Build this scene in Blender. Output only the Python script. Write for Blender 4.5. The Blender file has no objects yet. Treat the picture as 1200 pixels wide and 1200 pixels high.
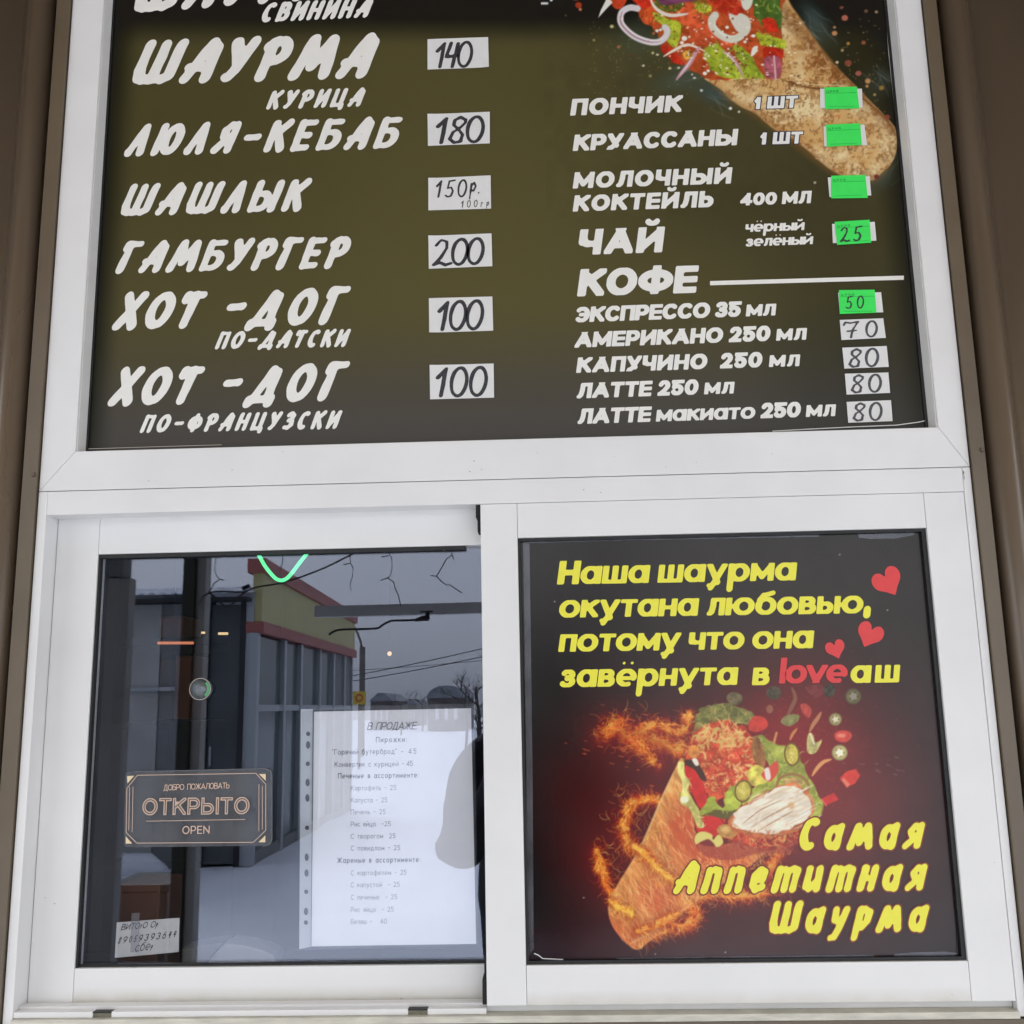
import bpy, bmesh, math, random
import numpy as np
from mathutils import Vector, Matrix
random.seed(11); PI = math.pi
SC = bpy.context.scene; COL = SC.collection
# ------------------------------------------------------------------ camera, sky, sun, exposure
EYE = 1.55                 # phone height over the snow
DIST = 1.38                # metres from the phone to the front of the kiosk
YAW, PITCH, ROLL, FOCAL = .034978, .187728, .019070, 1200.0     # focal length in 1/1200 of the picture width
def cam_axes():
    cy, sy, cp, sp, cr, sr = math.cos(YAW), math.sin(YAW), math.cos(PITCH), math.sin(PITCH), math.cos(ROLL), math.sin(ROLL)
    return Matrix(((cy,-sy,0),(sy,cy,0),(0,0,1))) @ Matrix(((1,0,0),(0,cp,-sp),(0,sp,cp))) @ Matrix(((cr,0,sr),(0,1,0),(-sr,0,cr)))
AX = cam_axes()
cam_d = bpy.data.cameras.new('camera'); cam = bpy.data.objects.new('camera', cam_d); COL.objects.link(cam)
cam_d.sensor_width = 36; cam_d.lens = 36*FOCAL/1200; cam_d.clip_start = .02; cam_d.clip_end = 600
right, fwd, up = AX.col[0], AX.col[1], AX.col[2]
cam.matrix_world = Matrix(((right[0],up[0],-fwd[0],0),(right[1],up[1],-fwd[1],-DIST),(right[2],up[2],-fwd[2],EYE),(0,0,0,1)))
SC.camera = cam
SUN_EL, SUN_ROT = math.radians(52), math.radians(200)
world = bpy.data.worlds.new('World'); SC.world = world; world.use_nodes = True
wn, wl = world.node_tree.nodes, world.node_tree.links; wn.clear()
sky = wn.new('ShaderNodeTexSky'); sky.sky_type = 'NISHITA'; sky.sun_disc = False
sky.sun_elevation = SUN_EL; sky.sun_rotation = SUN_ROT; sky.dust_density = 4; sky.air_density = 1.2
hs = wn.new('ShaderNodeHueSaturation'); hs.inputs['Saturation'].default_value = .35
cl = wn.new('ShaderNodeMix'); cl.data_type = 'RGBA'; cl.inputs[0].default_value = .72; cl.inputs[7].default_value = (6.7, 6.8, 7.05, 1)   # cloud cover
# an overcast sky is brighter overhead than at the horizon
gm = wn.new('ShaderNodeTexCoord'); sx = wn.new('ShaderNodeSeparateXYZ'); mr = wn.new('ShaderNodeMapRange'); mr.inputs[3].default_value = .70; mr.inputs[4].default_value = 1.5
vm = wn.new('ShaderNodeVectorMath'); vm.operation = 'SCALE'; wl.new(gm.outputs['Generated'], sx.inputs[0]); wl.new(sx.outputs['Z'], mr.inputs[0]); wl.new(cl.outputs[2], vm.inputs[0]); wl.new(mr.outputs[0], vm.inputs['Scale'])
bg = wn.new('ShaderNodeBackground'); bg.inputs[1].default_value = .10
wo = wn.new('ShaderNodeOutputWorld')
wl.new(sky.outputs[0], hs.inputs['Color']); wl.new(hs.outputs[0], cl.inputs[6]); wl.new(vm.outputs[0], bg.inputs[0]); wl.new(bg.outputs[0], wo.inputs[0])
sun_d = bpy.data.lights.new('sun', 'SUN'); sun_d.energy = .8; sun_d.angle = math.radians(20); sun_d.color = (1, .96, .9)
sun = bpy.data.objects.new('sun', sun_d); COL.objects.link(sun)
sd = Vector((math.sin(SUN_ROT)*math.cos(SUN_EL), math.cos(SUN_ROT)*math.cos(SUN_EL), math.sin(SUN_EL)))
sun.rotation_euler = sd.to_track_quat('Z', 'Y').to_euler(); sun.location = (-1, -6, 6)
SC.view_settings.view_transform = 'Standard'; SC.view_settings.look = 'None'; SC.view_settings.gamma = 1; SC.view_settings.use_curve_mapping = False
SC.view_settings.exposure = 1.56
SC.render.engine = 'CYCLES'; SC.cycles.max_bounces = 10; SC.cycles.transparent_max_bounces = 16; SC.cycles.use_denoising = True
# a point of the place seen at picture point (px, py), on the plane parallel to the front at depth y
def at(px, py, y=0.0):
    d = AX @ Vector(((px-600)/FOCAL, 1, -(py-600)/FOCAL)); t = (y+DIST)/d.y
    return Vector((d.x*t, y, EYE+d.z*t))
GY = .047                 # plane of the serving window's glass
def seen(px, py, far):
    """place of something whose mirror image appears `far` metres behind the glass at (px, py): it stands in front of the kiosk"""
    v = at(px, py, GY+far); return Vector((v.x, GY-far, v.z))
def on_ground(px, py):
    d = AX @ Vector(((px-600)/FOCAL, 1, -(py-600)/FOCAL)); t = -EYE/d.z
    return Vector((d.x*t, 2*GY-(-DIST+d.y*t), 0))
# ------------------------------------------------------------------ lettering
# Every letter is a set of centre lines; a pen of a given width is drawn along them and the outline is
# traced, so that one set of skeletons serves the heavy italic, the brush, the marker and the thin faces.
def A(cx, cy, rx, ry, a0, a1, n=14):
    return [(cx + rx*math.cos(math.radians(a0+(a1-a0)*i/n)), cy + ry*math.sin(math.radians(a0+(a1-a0)*i/n))) for i in range(n+1)]
def K(*p): return ('k',) + p                  # a curve: no square cap
def AC(*p): return ('a',) + p                 # an accent above the letter: thinner, never clipped
OV = lambda: [A(.5, .5, .5, .5, 0, 360, 28)]
CAPS = {
 'П': (.84, [[(0,0),(0,1)], [(1,0),(1,1)], [(0,1),(1,1)]]),
 'О': (.98, [K(*A(.5,.5,.5,.5,0,360,28))]),
 'Н': (.86, [[(0,0),(0,1)], [(1,0),(1,1)], [(0,.5),(1,.5)]]),
 'Ч': (.80, [[(1,0),(1,1)], [(0,1),(0,.72)], K(*([(0,.74)]+A(.42,.72,.42,.32,180,270,8)+[(1,.40)]))]),
 'И': (.90, [[(0,0),(0,1)], [(1,0),(1,1)], K((0,.06),(1,.94))]),
 'Й': (.90, [[(0,0),(0,1)], [(1,0),(1,1)], K((0,.06),(1,.94)), AC(*A(.5,1.46,.24,.12,190,350,8))]),
 'К': (.86, [[(0,0),(0,1)], [(.12,.46),(1,1.02)], [(.36,.62),(1,-.02)]]),
 'Р': (.80, [[(0,0),(0,1)], K(*([(0,1),(.52,1)]+A(.55,.70,.45,.30,90,-90,10)+[(0,.40)]))]),
 'У': (.84, [[(0,1),(.52,.36)], [(1,1.02),(.46,.2),(.2,0)], K((.3,.02),(.04,.02))]),
 'А': (.98, [[(0,-.02),(.5,1)], [(1,-.02),(.5,1)], K((.22,.28),(.78,.28))]),
 'С': (.86, [K(*A(.56,.5,.56,.5,48,312,22))]),
 'Ы': (1.14, [[(0,0),(0,1)], K(*([(0,.60),(.34,.60)]+A(.36,.30,.30,.30,90,-90,10)+[(0,0)])), [(1,0),(1,1)]]),
 'М': (1.08, [[(0,0),(0,1)], [(1,0),(1,1)], K((.03,.92),(.5,.18),(.97,.92))]),
 'Л': (.88, [[(1,0),(1,1)], K((.3,1),(1,1)), K((.3,1),(.28,.5),(.2,.14),(.06,0),(-.02,0))]),
 'Ь': (.78, [[(0,0),(0,1)], K(*([(0,.60),(.5,.60)]+A(.55,.30,.45,.30,90,-90,10)+[(0,0)]))]),
 'Т': (.80, [[(.5,0),(.5,1)], [(0,1),(1,1)]]),
 'Е': (.74, [[(0,0),(0,1)], [(0,1),(1,1)], [(0,.5),(.86,.5)], [(0,0),(1,0)]]),
 'Ф': (1.12, [K(*A(.5,.5,.5,.36,0,360,26)), [(.5,-.02),(.5,1.02)]]),
 'Э': (.84, [K(*A(.44,.5,.56,.5,132,-132,22)), K((.3,.5),(.95,.5))]),
 'Ш': (1.16, [[(0,0),(0,1)], [(.5,0),(.5,1)], [(1,0),(1,1)], [(0,0),(1,0)]]),
 'Щ': (1.22, [[(0,0),(0,1)], [(.46,0),(.46,1)], [(.92,0),(.92,1)], [(0,0),(1,0)], [(1,0),(1,-.18)]]),
 'Д': (.96, [[(.82,0),(.82,1)], K((.32,1),(.82,1)), K((.32,1),(.26,.4),(.12,0)), [(0,0),(1,0)], K((0,0),(0,-.16)), K((1,0),(1,-.16))]),
 'Ж': (1.2, [[(.5,0),(.5,1)], [(.02,0),(.42,.52),(.04,1)], [(.98,0),(.58,.52),(.96,1)]]),
 'Г': (.70, [[(0,0),(0,1)], [(0,1),(1,1)]]),
 'Б': (.80, [[(0,0),(0,1)], [(0,1),(.9,1)], K(*([(0,.58),(.5,.58)]+A(.55,.29,.45,.29,90,-90,10)+[(0,0)]))]),
 'В': (.82, [[(0,0),(0,1)], K(*([(0,1),(.5,1)]+A(.52,.765,.38,.235,90,-90,8)+[(0,.53)])), K(*([(.3,.53),(.5,.53)]+A(.55,.265,.45,.265,90,-90,8)+[(0,0)]))]),
 'Я': (.82, [[(1,0),(1,1)], K(*([(1,1),(.48,1)]+A(.45,.70,.45,.30,90,270,10)+[(1,.40)])), [(.42,.40),(0,-.02)]]),
 'Ю': (1.26, [[(0,0),(0,1)], K((0,.5),(.36,.5)), K(*A(.66,.5,.34,.5,0,360,24))]),
 'Ц': (.92, [[(0,0),(0,1)], [(.86,0),(.86,1)], [(0,0),(1,0)], [(1,0),(1,-.2)]]),
 'З': (.76, [K(*(A(.45,.755,.46,.245,150,-90,12)+A(.45,.26,.52,.26,90,-150,14)))]),
 'Х': (.88, [[(0,-.02),(1,1.02)], [(1,-.02),(0,1.02)]]),
 'O': (.98, [K(*A(.5,.5,.5,.5,0,360,28))]),
 'P': (.74, [[(0,0),(0,1)], K(*([(0,1),(.52,1)]+A(.55,.70,.45,.30,90,-90,10)+[(0,.40)]))]),
 'E': (.68, [[(0,0),(0,1)], [(0,1),(1,1)], [(0,.5),(.86,.5)], [(0,0),(1,0)]]),
 'N': (.86, [[(0,0),(0,1)], [(1,0),(1,1)], K((0,.97),(1,.03))]),
 '1': (.46, [[(.82,0),(.82,1)], K((.82,.98),(.0,.72))]),
 '2': (.72, [K(*(A(.46,.70,.46,.30,160,-30,12)+[(.55,.30),(.06,.02)])), [(0,0),(1,0)]]),
 '3': (.72, [K(*(A(.45,.755,.46,.245,150,-90,12)+A(.45,.26,.52,.26,90,-150,14)))]),
 '4': (.84, [[(.72,0),(.72,1)], K((.70,.96),(0,.26)), [(0,.24),(1,.24)]]),
 '5': (.74, [[(.16,1),(.96,1)], K(*([(.18,.98),(.1,.56)]+A(.46,.31,.50,.31,110,-150,14)))]),
 '6': (.74, [K(*A(.5,.31,.48,.31,0,360,20)), K((.06,.4),(.25,.8),(.7,1))]),
 '7': (.70, [[(0,1),(1,1)], K((1,1),(.3,0))]),
 '8': (.76, [K(*A(.5,.75,.40,.25,0,360,18)), K(*A(.5,.26,.5,.26,0,360,20))]),
 '9': (.74, [K(*A(.5,.69,.48,.31,0,360,20)), K((.94,.6),(.75,.2),(.3,0))]),
 '0': (.80, [K(*A(.5,.5,.5,.5,0,360,28))]),
 '-': (.60, [K((0,.48),(1,.48))]),
 '"': (.34, [K((.1,.86),(.1,1)), K((.9,.86),(.9,1))]),
 ':': (.26, [K((.5,.06),(.5,.08)), K((.5,.6),(.5,.62))]),
 '.': (.26, [K((.5,.0),(.5,.02))]),
 ',': (.30, [K((.6,.06),(.5,-.06),(.2,-.24))]),
 '+': (.6, [K((0,.45),(1,.45)), K((.5,.15),(.5,.8))]),
}
LOW = {   # drawn in a box one x-height tall
 'а': (.98, [K(*A(.46,.5,.46,.5,0,360,24)), [(1,0),(1,1)]]),
 'о': (1.0, [K(*A(.5,.5,.5,.5,0,360,24))]),
 'о2': (1.0, [K(*A(.5,.5,.5,.5,0,360,24))]),
 'е': (.98, [K(*A(.5,.5,.5,.5,0,292,24)), K((.04,.46),(.98,.46))]),
 'ё': (.98, [K(*A(.5,.5,.5,.5,0,292,24)), K((.04,.46),(.98,.46)), AC((.22,1.56),(.23,1.56)), AC((.78,1.56),(.79,1.56))]),
 'р': (1.0, [[(0,-.42),(0,1)], K(*A(.54,.5,.46,.5,0,360,24))]),
 'у': (.96, [[(0,1.05),(.5,.05)], [(1,1.05),(.42,-.14),(.3,-.34)], K((.34,-.30),(.2,-.38),(.02,-.38))]),
 'б': (1.0, [K(*A(.5,.5,.5,.5,0,360,24)), AC((.04,.5),(.1,.95),(.3,1.26),(.9,1.44))]),
 'ю': (1.36, [[(0,0),(0,1)], K((0,.5),(.36,.5)), K(*A(.66,.5,.34,.5,0,360,24))]),
 'ф': (1.4, [[(.5,-.42),(.5,1.42)], K(*A(.26,.5,.26,.5,0,360,20)), K(*A(.74,.5,.26,.5,0,360,20))]),
 'д': (1.1, [[(.82,0),(.82,1)], K((.3,1),(.82,1)), K((.3,1),(.26,.4),(.12,0)), [(0,0),(1,0)], K((0,0),(0,-.22)), K((1,0),(1,-.22))]),
 'ц': (1.0, [[(0,0),(0,1)], [(.86,0),(.86,1)], [(0,0),(1,0)], [(1,0),(1,-.28)]]),
 'й': (1.0, [[(0,0),(0,1)], [(1,0),(1,1)], K((0,.06),(1,.94)), AC(*A(.5,1.58,.24,.12,190,350,8))]),
 'l': (.34, [[(.5,0),(.5,1.42)]]),
 'o': (1.0, [K(*A(.5,.5,.5,.5,0,360,24))]),
 'v': (1.0, [[(0,1.05),(.5,0)], [(1,1.05),(.5,0)]]),
 'e': (.98, [K(*A(.5,.5,.5,.5,0,292,24)), K((.04,.46),(.98,.46))]),
}
BRUSH = {  # brush-hand variants
 'Т': (.80, [K((.46,0),(.56,1)), K((-.05,.86),(.02,1),(1.05,1.02))]),
 'Г': (.72, [K((.1,0),(.2,1)), K((-.05,.86),(.0,1),(1.05,1.03))]),
 'Л': (.84, [K((0,0),(.62,1)), K((.62,1),(.92,0)), K((0,.0),(-.02,.06))]),
 'А': (.92, [K((0,0),(.66,1)), K((.66,1),(.92,.86),(.94,0)), K((-.04,.32),(.9,.30))]),
 'М': (1.16, [K((0,0),(.22,1)), K((.22,.95),(.46,.25),(.86,1)), K((.88,.98),(1,0))]),
 'О': (.84, [K(*A(.5,.5,.5,.5,0,360,26))]),
 'С': (.74, [K(*A(.56,.5,.56,.5,62,290,20))]),
 'Д': (.98, [K((.12,.02),(.62,1)), K((.62,1),(.84,.9),(.82,.05)), K((-.02,.02),(.96,.02)), K((-.02,.02),(-.04,-.08)), K((.96,.02),(.94,-.1))]),
 'Р': (.80, [K((.1,0),(.14,.95)), K(*([(-.06,.86),(.3,1.0)]+A(.5,.72,.5,.28,80,-70,10)+[(.3,.42)]))]),
 'Ш': (1.08, [K((0,1),(0,.3),(.06,.06),(.22,0),(.8,0),(.98,.1),(1,1)), K((.5,.08),(.5,1))]),
 'Я': (.86, [K((.95,0),(.95,1)), K((.95,1),(.6,1),(.3,.8),(.34,.56),(.9,.48)), K((.6,.46),(0,0))]),
 'З': (.74, [K((.1,.9),(.5,1),(.92,.85),(.8,.62),(.36,.52)), K((.4,.54),(.9,.46),(.96,.2),(.6,0),(.04,.04))]),
 'а': (1.0, [K(*A(.44,.46,.42,.46,40,330,20)), K((.96,1),(.86,.0)), K((.8,.98),(.96,1))]),
 'м': (1.3, [K((0,0),(.24,1)), K((.24,.95),(.44,.2),(.76,1)), K((.76,1),(1,0))]),
 'я': (.95, [K((.9,0),(.95,1)), K((.95,1),(.5,1),(.2,.74),(.4,.46),(.9,.5)), K((.6,.42),(0,0))]),
 'п': (1.0, [K((0,0),(.14,1)), K((.14,.9),(.5,1.05),(.92,.96),(.94,.0))]),
 'е': (.9, [K((.12,.46),(.8,.52),(.9,.86),(.5,1),(.1,.7),(.05,.25),(.4,0),(.95,.14))]),
 'т': (1.4, [K((0,0),(.1,1)), K((.1,.92),(.34,1.02),(.52,.9),(.5,0)), K((.52,.9),(.8,1.03),(1,.92),(.96,0))]),
 'и': (1.05, [K((.02,1),(0,.12),(.3,0),(.8,.4)), K((.9,1),(.92,0))]),
 'н': (1.05, [K((0,0),(.12,1)), K((.05,.5),(.95,.5)), K((.9,0),(1,1))]),
 'р': (1.0, [K((.0,-.4),(.16,1)), K((.1,.8),(.5,1.02),(.96,.85),(.9,.4),(.5,.1),(.16,.2))]),
 'у': (.95, [K((.02,1),(.1,.5),(.5,.36)), K((1,1),(.6,.1),(.3,-.36),(-.02,-.4))]),
}
BW = dict(Ш=.98, А=.74, У=.64, Р=.66, М=.92, К=.66, И=.66, Ц=.76, Л=.66, Ю=.86, Я=.70, Е=.62, Б=.70, Ы=.90, Т=.66, Г=.62, Х=.68, О=.74, Д=.86, П=.66, Ф=.82, Н=.66, З=.62, С=.62, В=.64, а=.78, м=1.02, я=.78, п=.74, е=.76, т=1.05, и=.76, н=.74, р=.72, у=.72)
BW['-'] = .62
MARK = {   # felt-pen figures
 '1': (.36, [K((0,.66),(.7,.98)), K((.7,.98),(.5,.02))]),
 '1b': (.42, [K((0,.62),(.8,.98)), K((.8,.98),(.6,.02)), K((.2,.0),(1,.02))]),
 '4': (.5, [K((.34,.98),(.08,.42),(.95,.46)), K((.85,.95),(.62,.0))]),
 '0': (.5, [K(*A(.5,.5,.46,.5,75,435,24))]),
 '8': (.52, [K((.9,.88),(.6,1),(.28,.9),(.25,.7),(.55,.52),(.82,.3),(.75,.05),(.4,0),(.1,.15),(.25,.42),(.6,.56),(.9,.78),(.9,.9))]),
 '5': (.5, [K((.3,.95),(.95,1)), K((.32,.95),(.2,.52),(.6,.58),(.86,.36),(.7,.06),(.3,0),(.04,.1))]),
 '2': (.56, [K((.05,.78),(.3,1),(.62,.92),(.66,.66),(.4,.3),(.05,.03)), K((.05,.03),(.4,.1),(.7,.0),(1,.06))]),
 '7': (.62, [K((0,.82),(.1,1),(.5,.94),(1,1)), K((1,1),(.66,.5),(.55,0)), K((.3,.42),(.9,.45))]),
 'р': (.42, [K((.1,-.3),(.2,.6)), K((.16,.45),(.6,.66),(.9,.42),(.6,.16),(.18,.22))]),
 '.': (.2, [K((.4,.02),(.5,.03))]),
 'г': (.34, [K((.1,0),(.2,.6)), K((.16,.5),(.5,.62),(.9,.5))]),
}
FACES = {
 'heavy':  dict(w=.300, h=.235, cap='square', rough=0, tabs=(LOW, CAPS), xh=.76, cell=1/22),
 'brush':  dict(w=.252, h=.20, cap='round', rough=.014, tabs=(BRUSH, LOW, CAPS), xh=.80, cell=1/24),
 'thin':   dict(w=.14, h=.12, cap='square', rough=0, tabs=(LOW, CAPS), xh=.72, cell=1/14),
 'semi':   dict(w=.16, h=.14, cap='square', rough=0, tabs=(LOW, CAPS), xh=.72, cell=1/14),
 'marker': dict(w=.092, h=.085, cap='round', rough=.012, tabs=(MARK, LOW, CAPS), xh=.72, cell=1/26),
 'inline': dict(w=.20, h=.19, cap='square', rough=0, tabs=(LOW, CAPS), xh=.72, cell=1/30),
 'inline_gap': dict(w=.20, h=.19, pen=.30, cap='round', rough=0, tabs=(LOW, CAPS), xh=.72, cell=1/34),
 'deco':   dict(w=.075, h=.07, cap='square', rough=0, tabs=(LOW, CAPS), xh=.72, cell=1/26),
}
_gc = {}
def glyph(ch, face, grow=0.0):
    """advance width and the flat polygons of one letter, cap height 1"""
    key = (ch, face, grow)
    if key in _gc: return _gc[key]
    F = FACES[face]; w, h = F['w'], F['h']
    ent, lower = None, ch.islower() and face != 'marker'
    for t in F['tabs']:
        if ch in t: ent = t[ch]; break
    if ent is None: ent = CAPS[ch.upper()]
    W, strokes = ent; H = 1.0
    if face == 'brush' and ch in BW: W = BW[ch]
    if face == 'brush' and lower: w, h = .228, .175
    if lower: H = F['xh']; W = W*H*(1.20 if face == 'heavy' else 1.0)
    if face == 'heavy': w, h = (.262, .165) if lower else (w, h); W = W*(1.0 if lower else 1.07)
    segs = []
    for s in strokes:
        curve = s[0] in ('k', 'a'); acc = s[0] == 'a'; pts = list(s[1:]) if curve else list(s)
        P = [(w/2 + x*(W-w), h/2 + y*(H-h)) for x, y in pts]
        if not curve and F['cap'] == 'square':
            for a, b in ((0, 1), (-1, -2)):
                dx, dy = P[a][0]-P[b][0], P[a][1]-P[b][1]; L = math.hypot(dx, dy) or 1
                P[a] = (P[a][0]+dx/L*w*.55, P[a][1]+dy/L*w*.55)
        segs += [(a, b, acc) for a, b in zip(P[:-1], P[1:])]
    x0, x1 = -.2-grow, W+.25+grow; y0, y1 = -.55, 1.5
    c = F['cell']; nx, ny = int((x1-x0)/c)+2, int((y1-y0)/c)+2
    X, Y = np.meshgrid(x0+np.arange(nx)*c, y0+np.arange(ny)*c)
    D = np.full(X.shape, 9.0); D2 = D.copy()
    for (ax, ay), (bx, by), acc in segs:
        dx, dy = bx-ax, by-ay; L2 = dx*dx+dy*dy+1e-12; L = math.sqrt(L2)
        t = np.clip(((X-ax)*dx+(Y-ay)*dy)/L2, 0, 1)
        ww = (w*abs(dy)+h*abs(dx))/L if L > 1e-5 else w
        ww = ww/max(1.0, (abs(dx)+abs(dy))/L*.92)
        dd = np.hypot(X-ax-t*dx, Y-ay-t*dy)-ww/2*F.get('pen', 1)*(.74 if acc and ch in 'ЙйЁё' else 1)
        if acc: D2 = np.minimum(D2, dd)
        else: D = np.minimum(D, dd)
    if F['rough']:
        rs = np.random.RandomState(sum(map(ord, ch))*7+3)
        D = D + F['rough']*(lattice(rs, X.shape, 5) + .6*lattice(rs, X.shape, 11))
    if F['cap'] == 'square':
        top = 1.42*H if ch in 'lф' else (1.05 if ch == 'Ф' else H)
        lo = 0.0 if not (ch in 'рудцДЦЩф,') else -.5
        D = np.maximum(D, np.maximum(Y-top, lo-Y)); D = np.maximum(D, np.maximum(-X, X-W))
    D = np.minimum(D, D2) - grow
    polys = []
    ins = D < 0
    for j in range(ny-1):
        i = 0
        while i < nx-1:
            a, b, cc, d = ins[j, i], ins[j, i+1], ins[j+1, i+1], ins[j+1, i]
            s = int(a)+int(b)+int(cc)+int(d)
            if s == 0: i += 1; continue
            if s == 4:
                k = i
                while k < nx-1 and ins[j, k] and ins[j, k+1] and ins[j+1, k] and ins[j+1, k+1]: k += 1
                polys.append([(X[j, i], Y[j, i]), (X[j, k], Y[j, k]), (X[j+1, k], Y[j+1, k]), (X[j+1, i], Y[j+1, i])]); i = k; continue
            cs = [(j, i), (j, i+1), (j+1, i+1), (j+1, i)]; pl = []
            for q in range(4):
                p, r = cs[q], cs[(q+1) % 4]
                if ins[p]: pl.append((X[p], Y[p]))
                if ins[p] != ins[r]:
                    t = D[p]/(D[p]-D[r]); pl.append((X[p]+t*(X[r]-X[p]), Y[p]+t*(Y[r]-Y[p])))
            if len(pl) > 2: polys.append(pl)
            i += 1
    _gc[key] = (W, polys)
    return _gc[key]
def lattice(rs, shape, n):
    """smooth noise in -1..1 with about n cells across"""
    g = rs.rand(n+3, n+3)*2-1
    yy = np.linspace(0, n, shape[0]); xx = np.linspace(0, n, shape[1])
    yi, xi = yy.astype(int), xx.astype(int); fy, fx = yy-yi, xx-xi
    fy, fx = (fy*fy*(3-2*fy))[:, None], (fx*fx*(3-2*fx))[None, :]
    return (g[np.ix_(yi, xi)]*(1-fy)*(1-fx)+g[np.ix_(yi, xi+1)]*(1-fy)*fx+g[np.ix_(yi+1, xi)]*fy*(1-fx)+g[np.ix_(yi+1, xi+1)]*fy*fx)
def layout(text, face, width, cap, xs=1.0, space=.34, grow=0.0):
    """letters set on a straight baseline; the tracking is chosen so that the line is `width` long"""
    items = []; tot = 0
    for ch in text:
        if ch == ' ': items.append((None, space*cap)); tot += space*cap; continue
        W, pl = glyph(ch, face, grow); items.append((pl, W*cap*xs)); tot += W*cap*xs
    gap = (width-tot)/max(1, len(text)-1); x = 0; out = []
    for pl, adv in items:
        if pl: out.append((x, pl))
        x += adv+gap
    return out
def set_line(text, p0, p1, cap, face, y, slant=.2, xs=1.0, space=.34, grow=0.0, lift=0.0):
    """polygons (facade x, z) of a line of print whose baseline runs from picture point p0 to p1"""
    a, b, t = at(p0[0], p0[1], y), at(p1[0], p1[1], y), at(p0[0], p0[1]-cap, y)
    ux, uz = b[0]-a[0], b[2]-a[2]; L = math.hypot(ux, uz); ux, uz = ux/L, uz/L
    capw = math.hypot(t[0]-a[0], t[2]-a[2]); L -= slant*capw*.8
    res = []
    for x, pl in layout(text, face, L, capw, xs, space, grow):
        for poly in pl:
            q = []
            for u, v in poly:
                uu = x+u*capw*xs + slant*v*capw; vv = v*capw
                q.append((a[0]+ux*uu, a[2]+uz*uu+vv))
            res.append(q)
    return res
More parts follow.
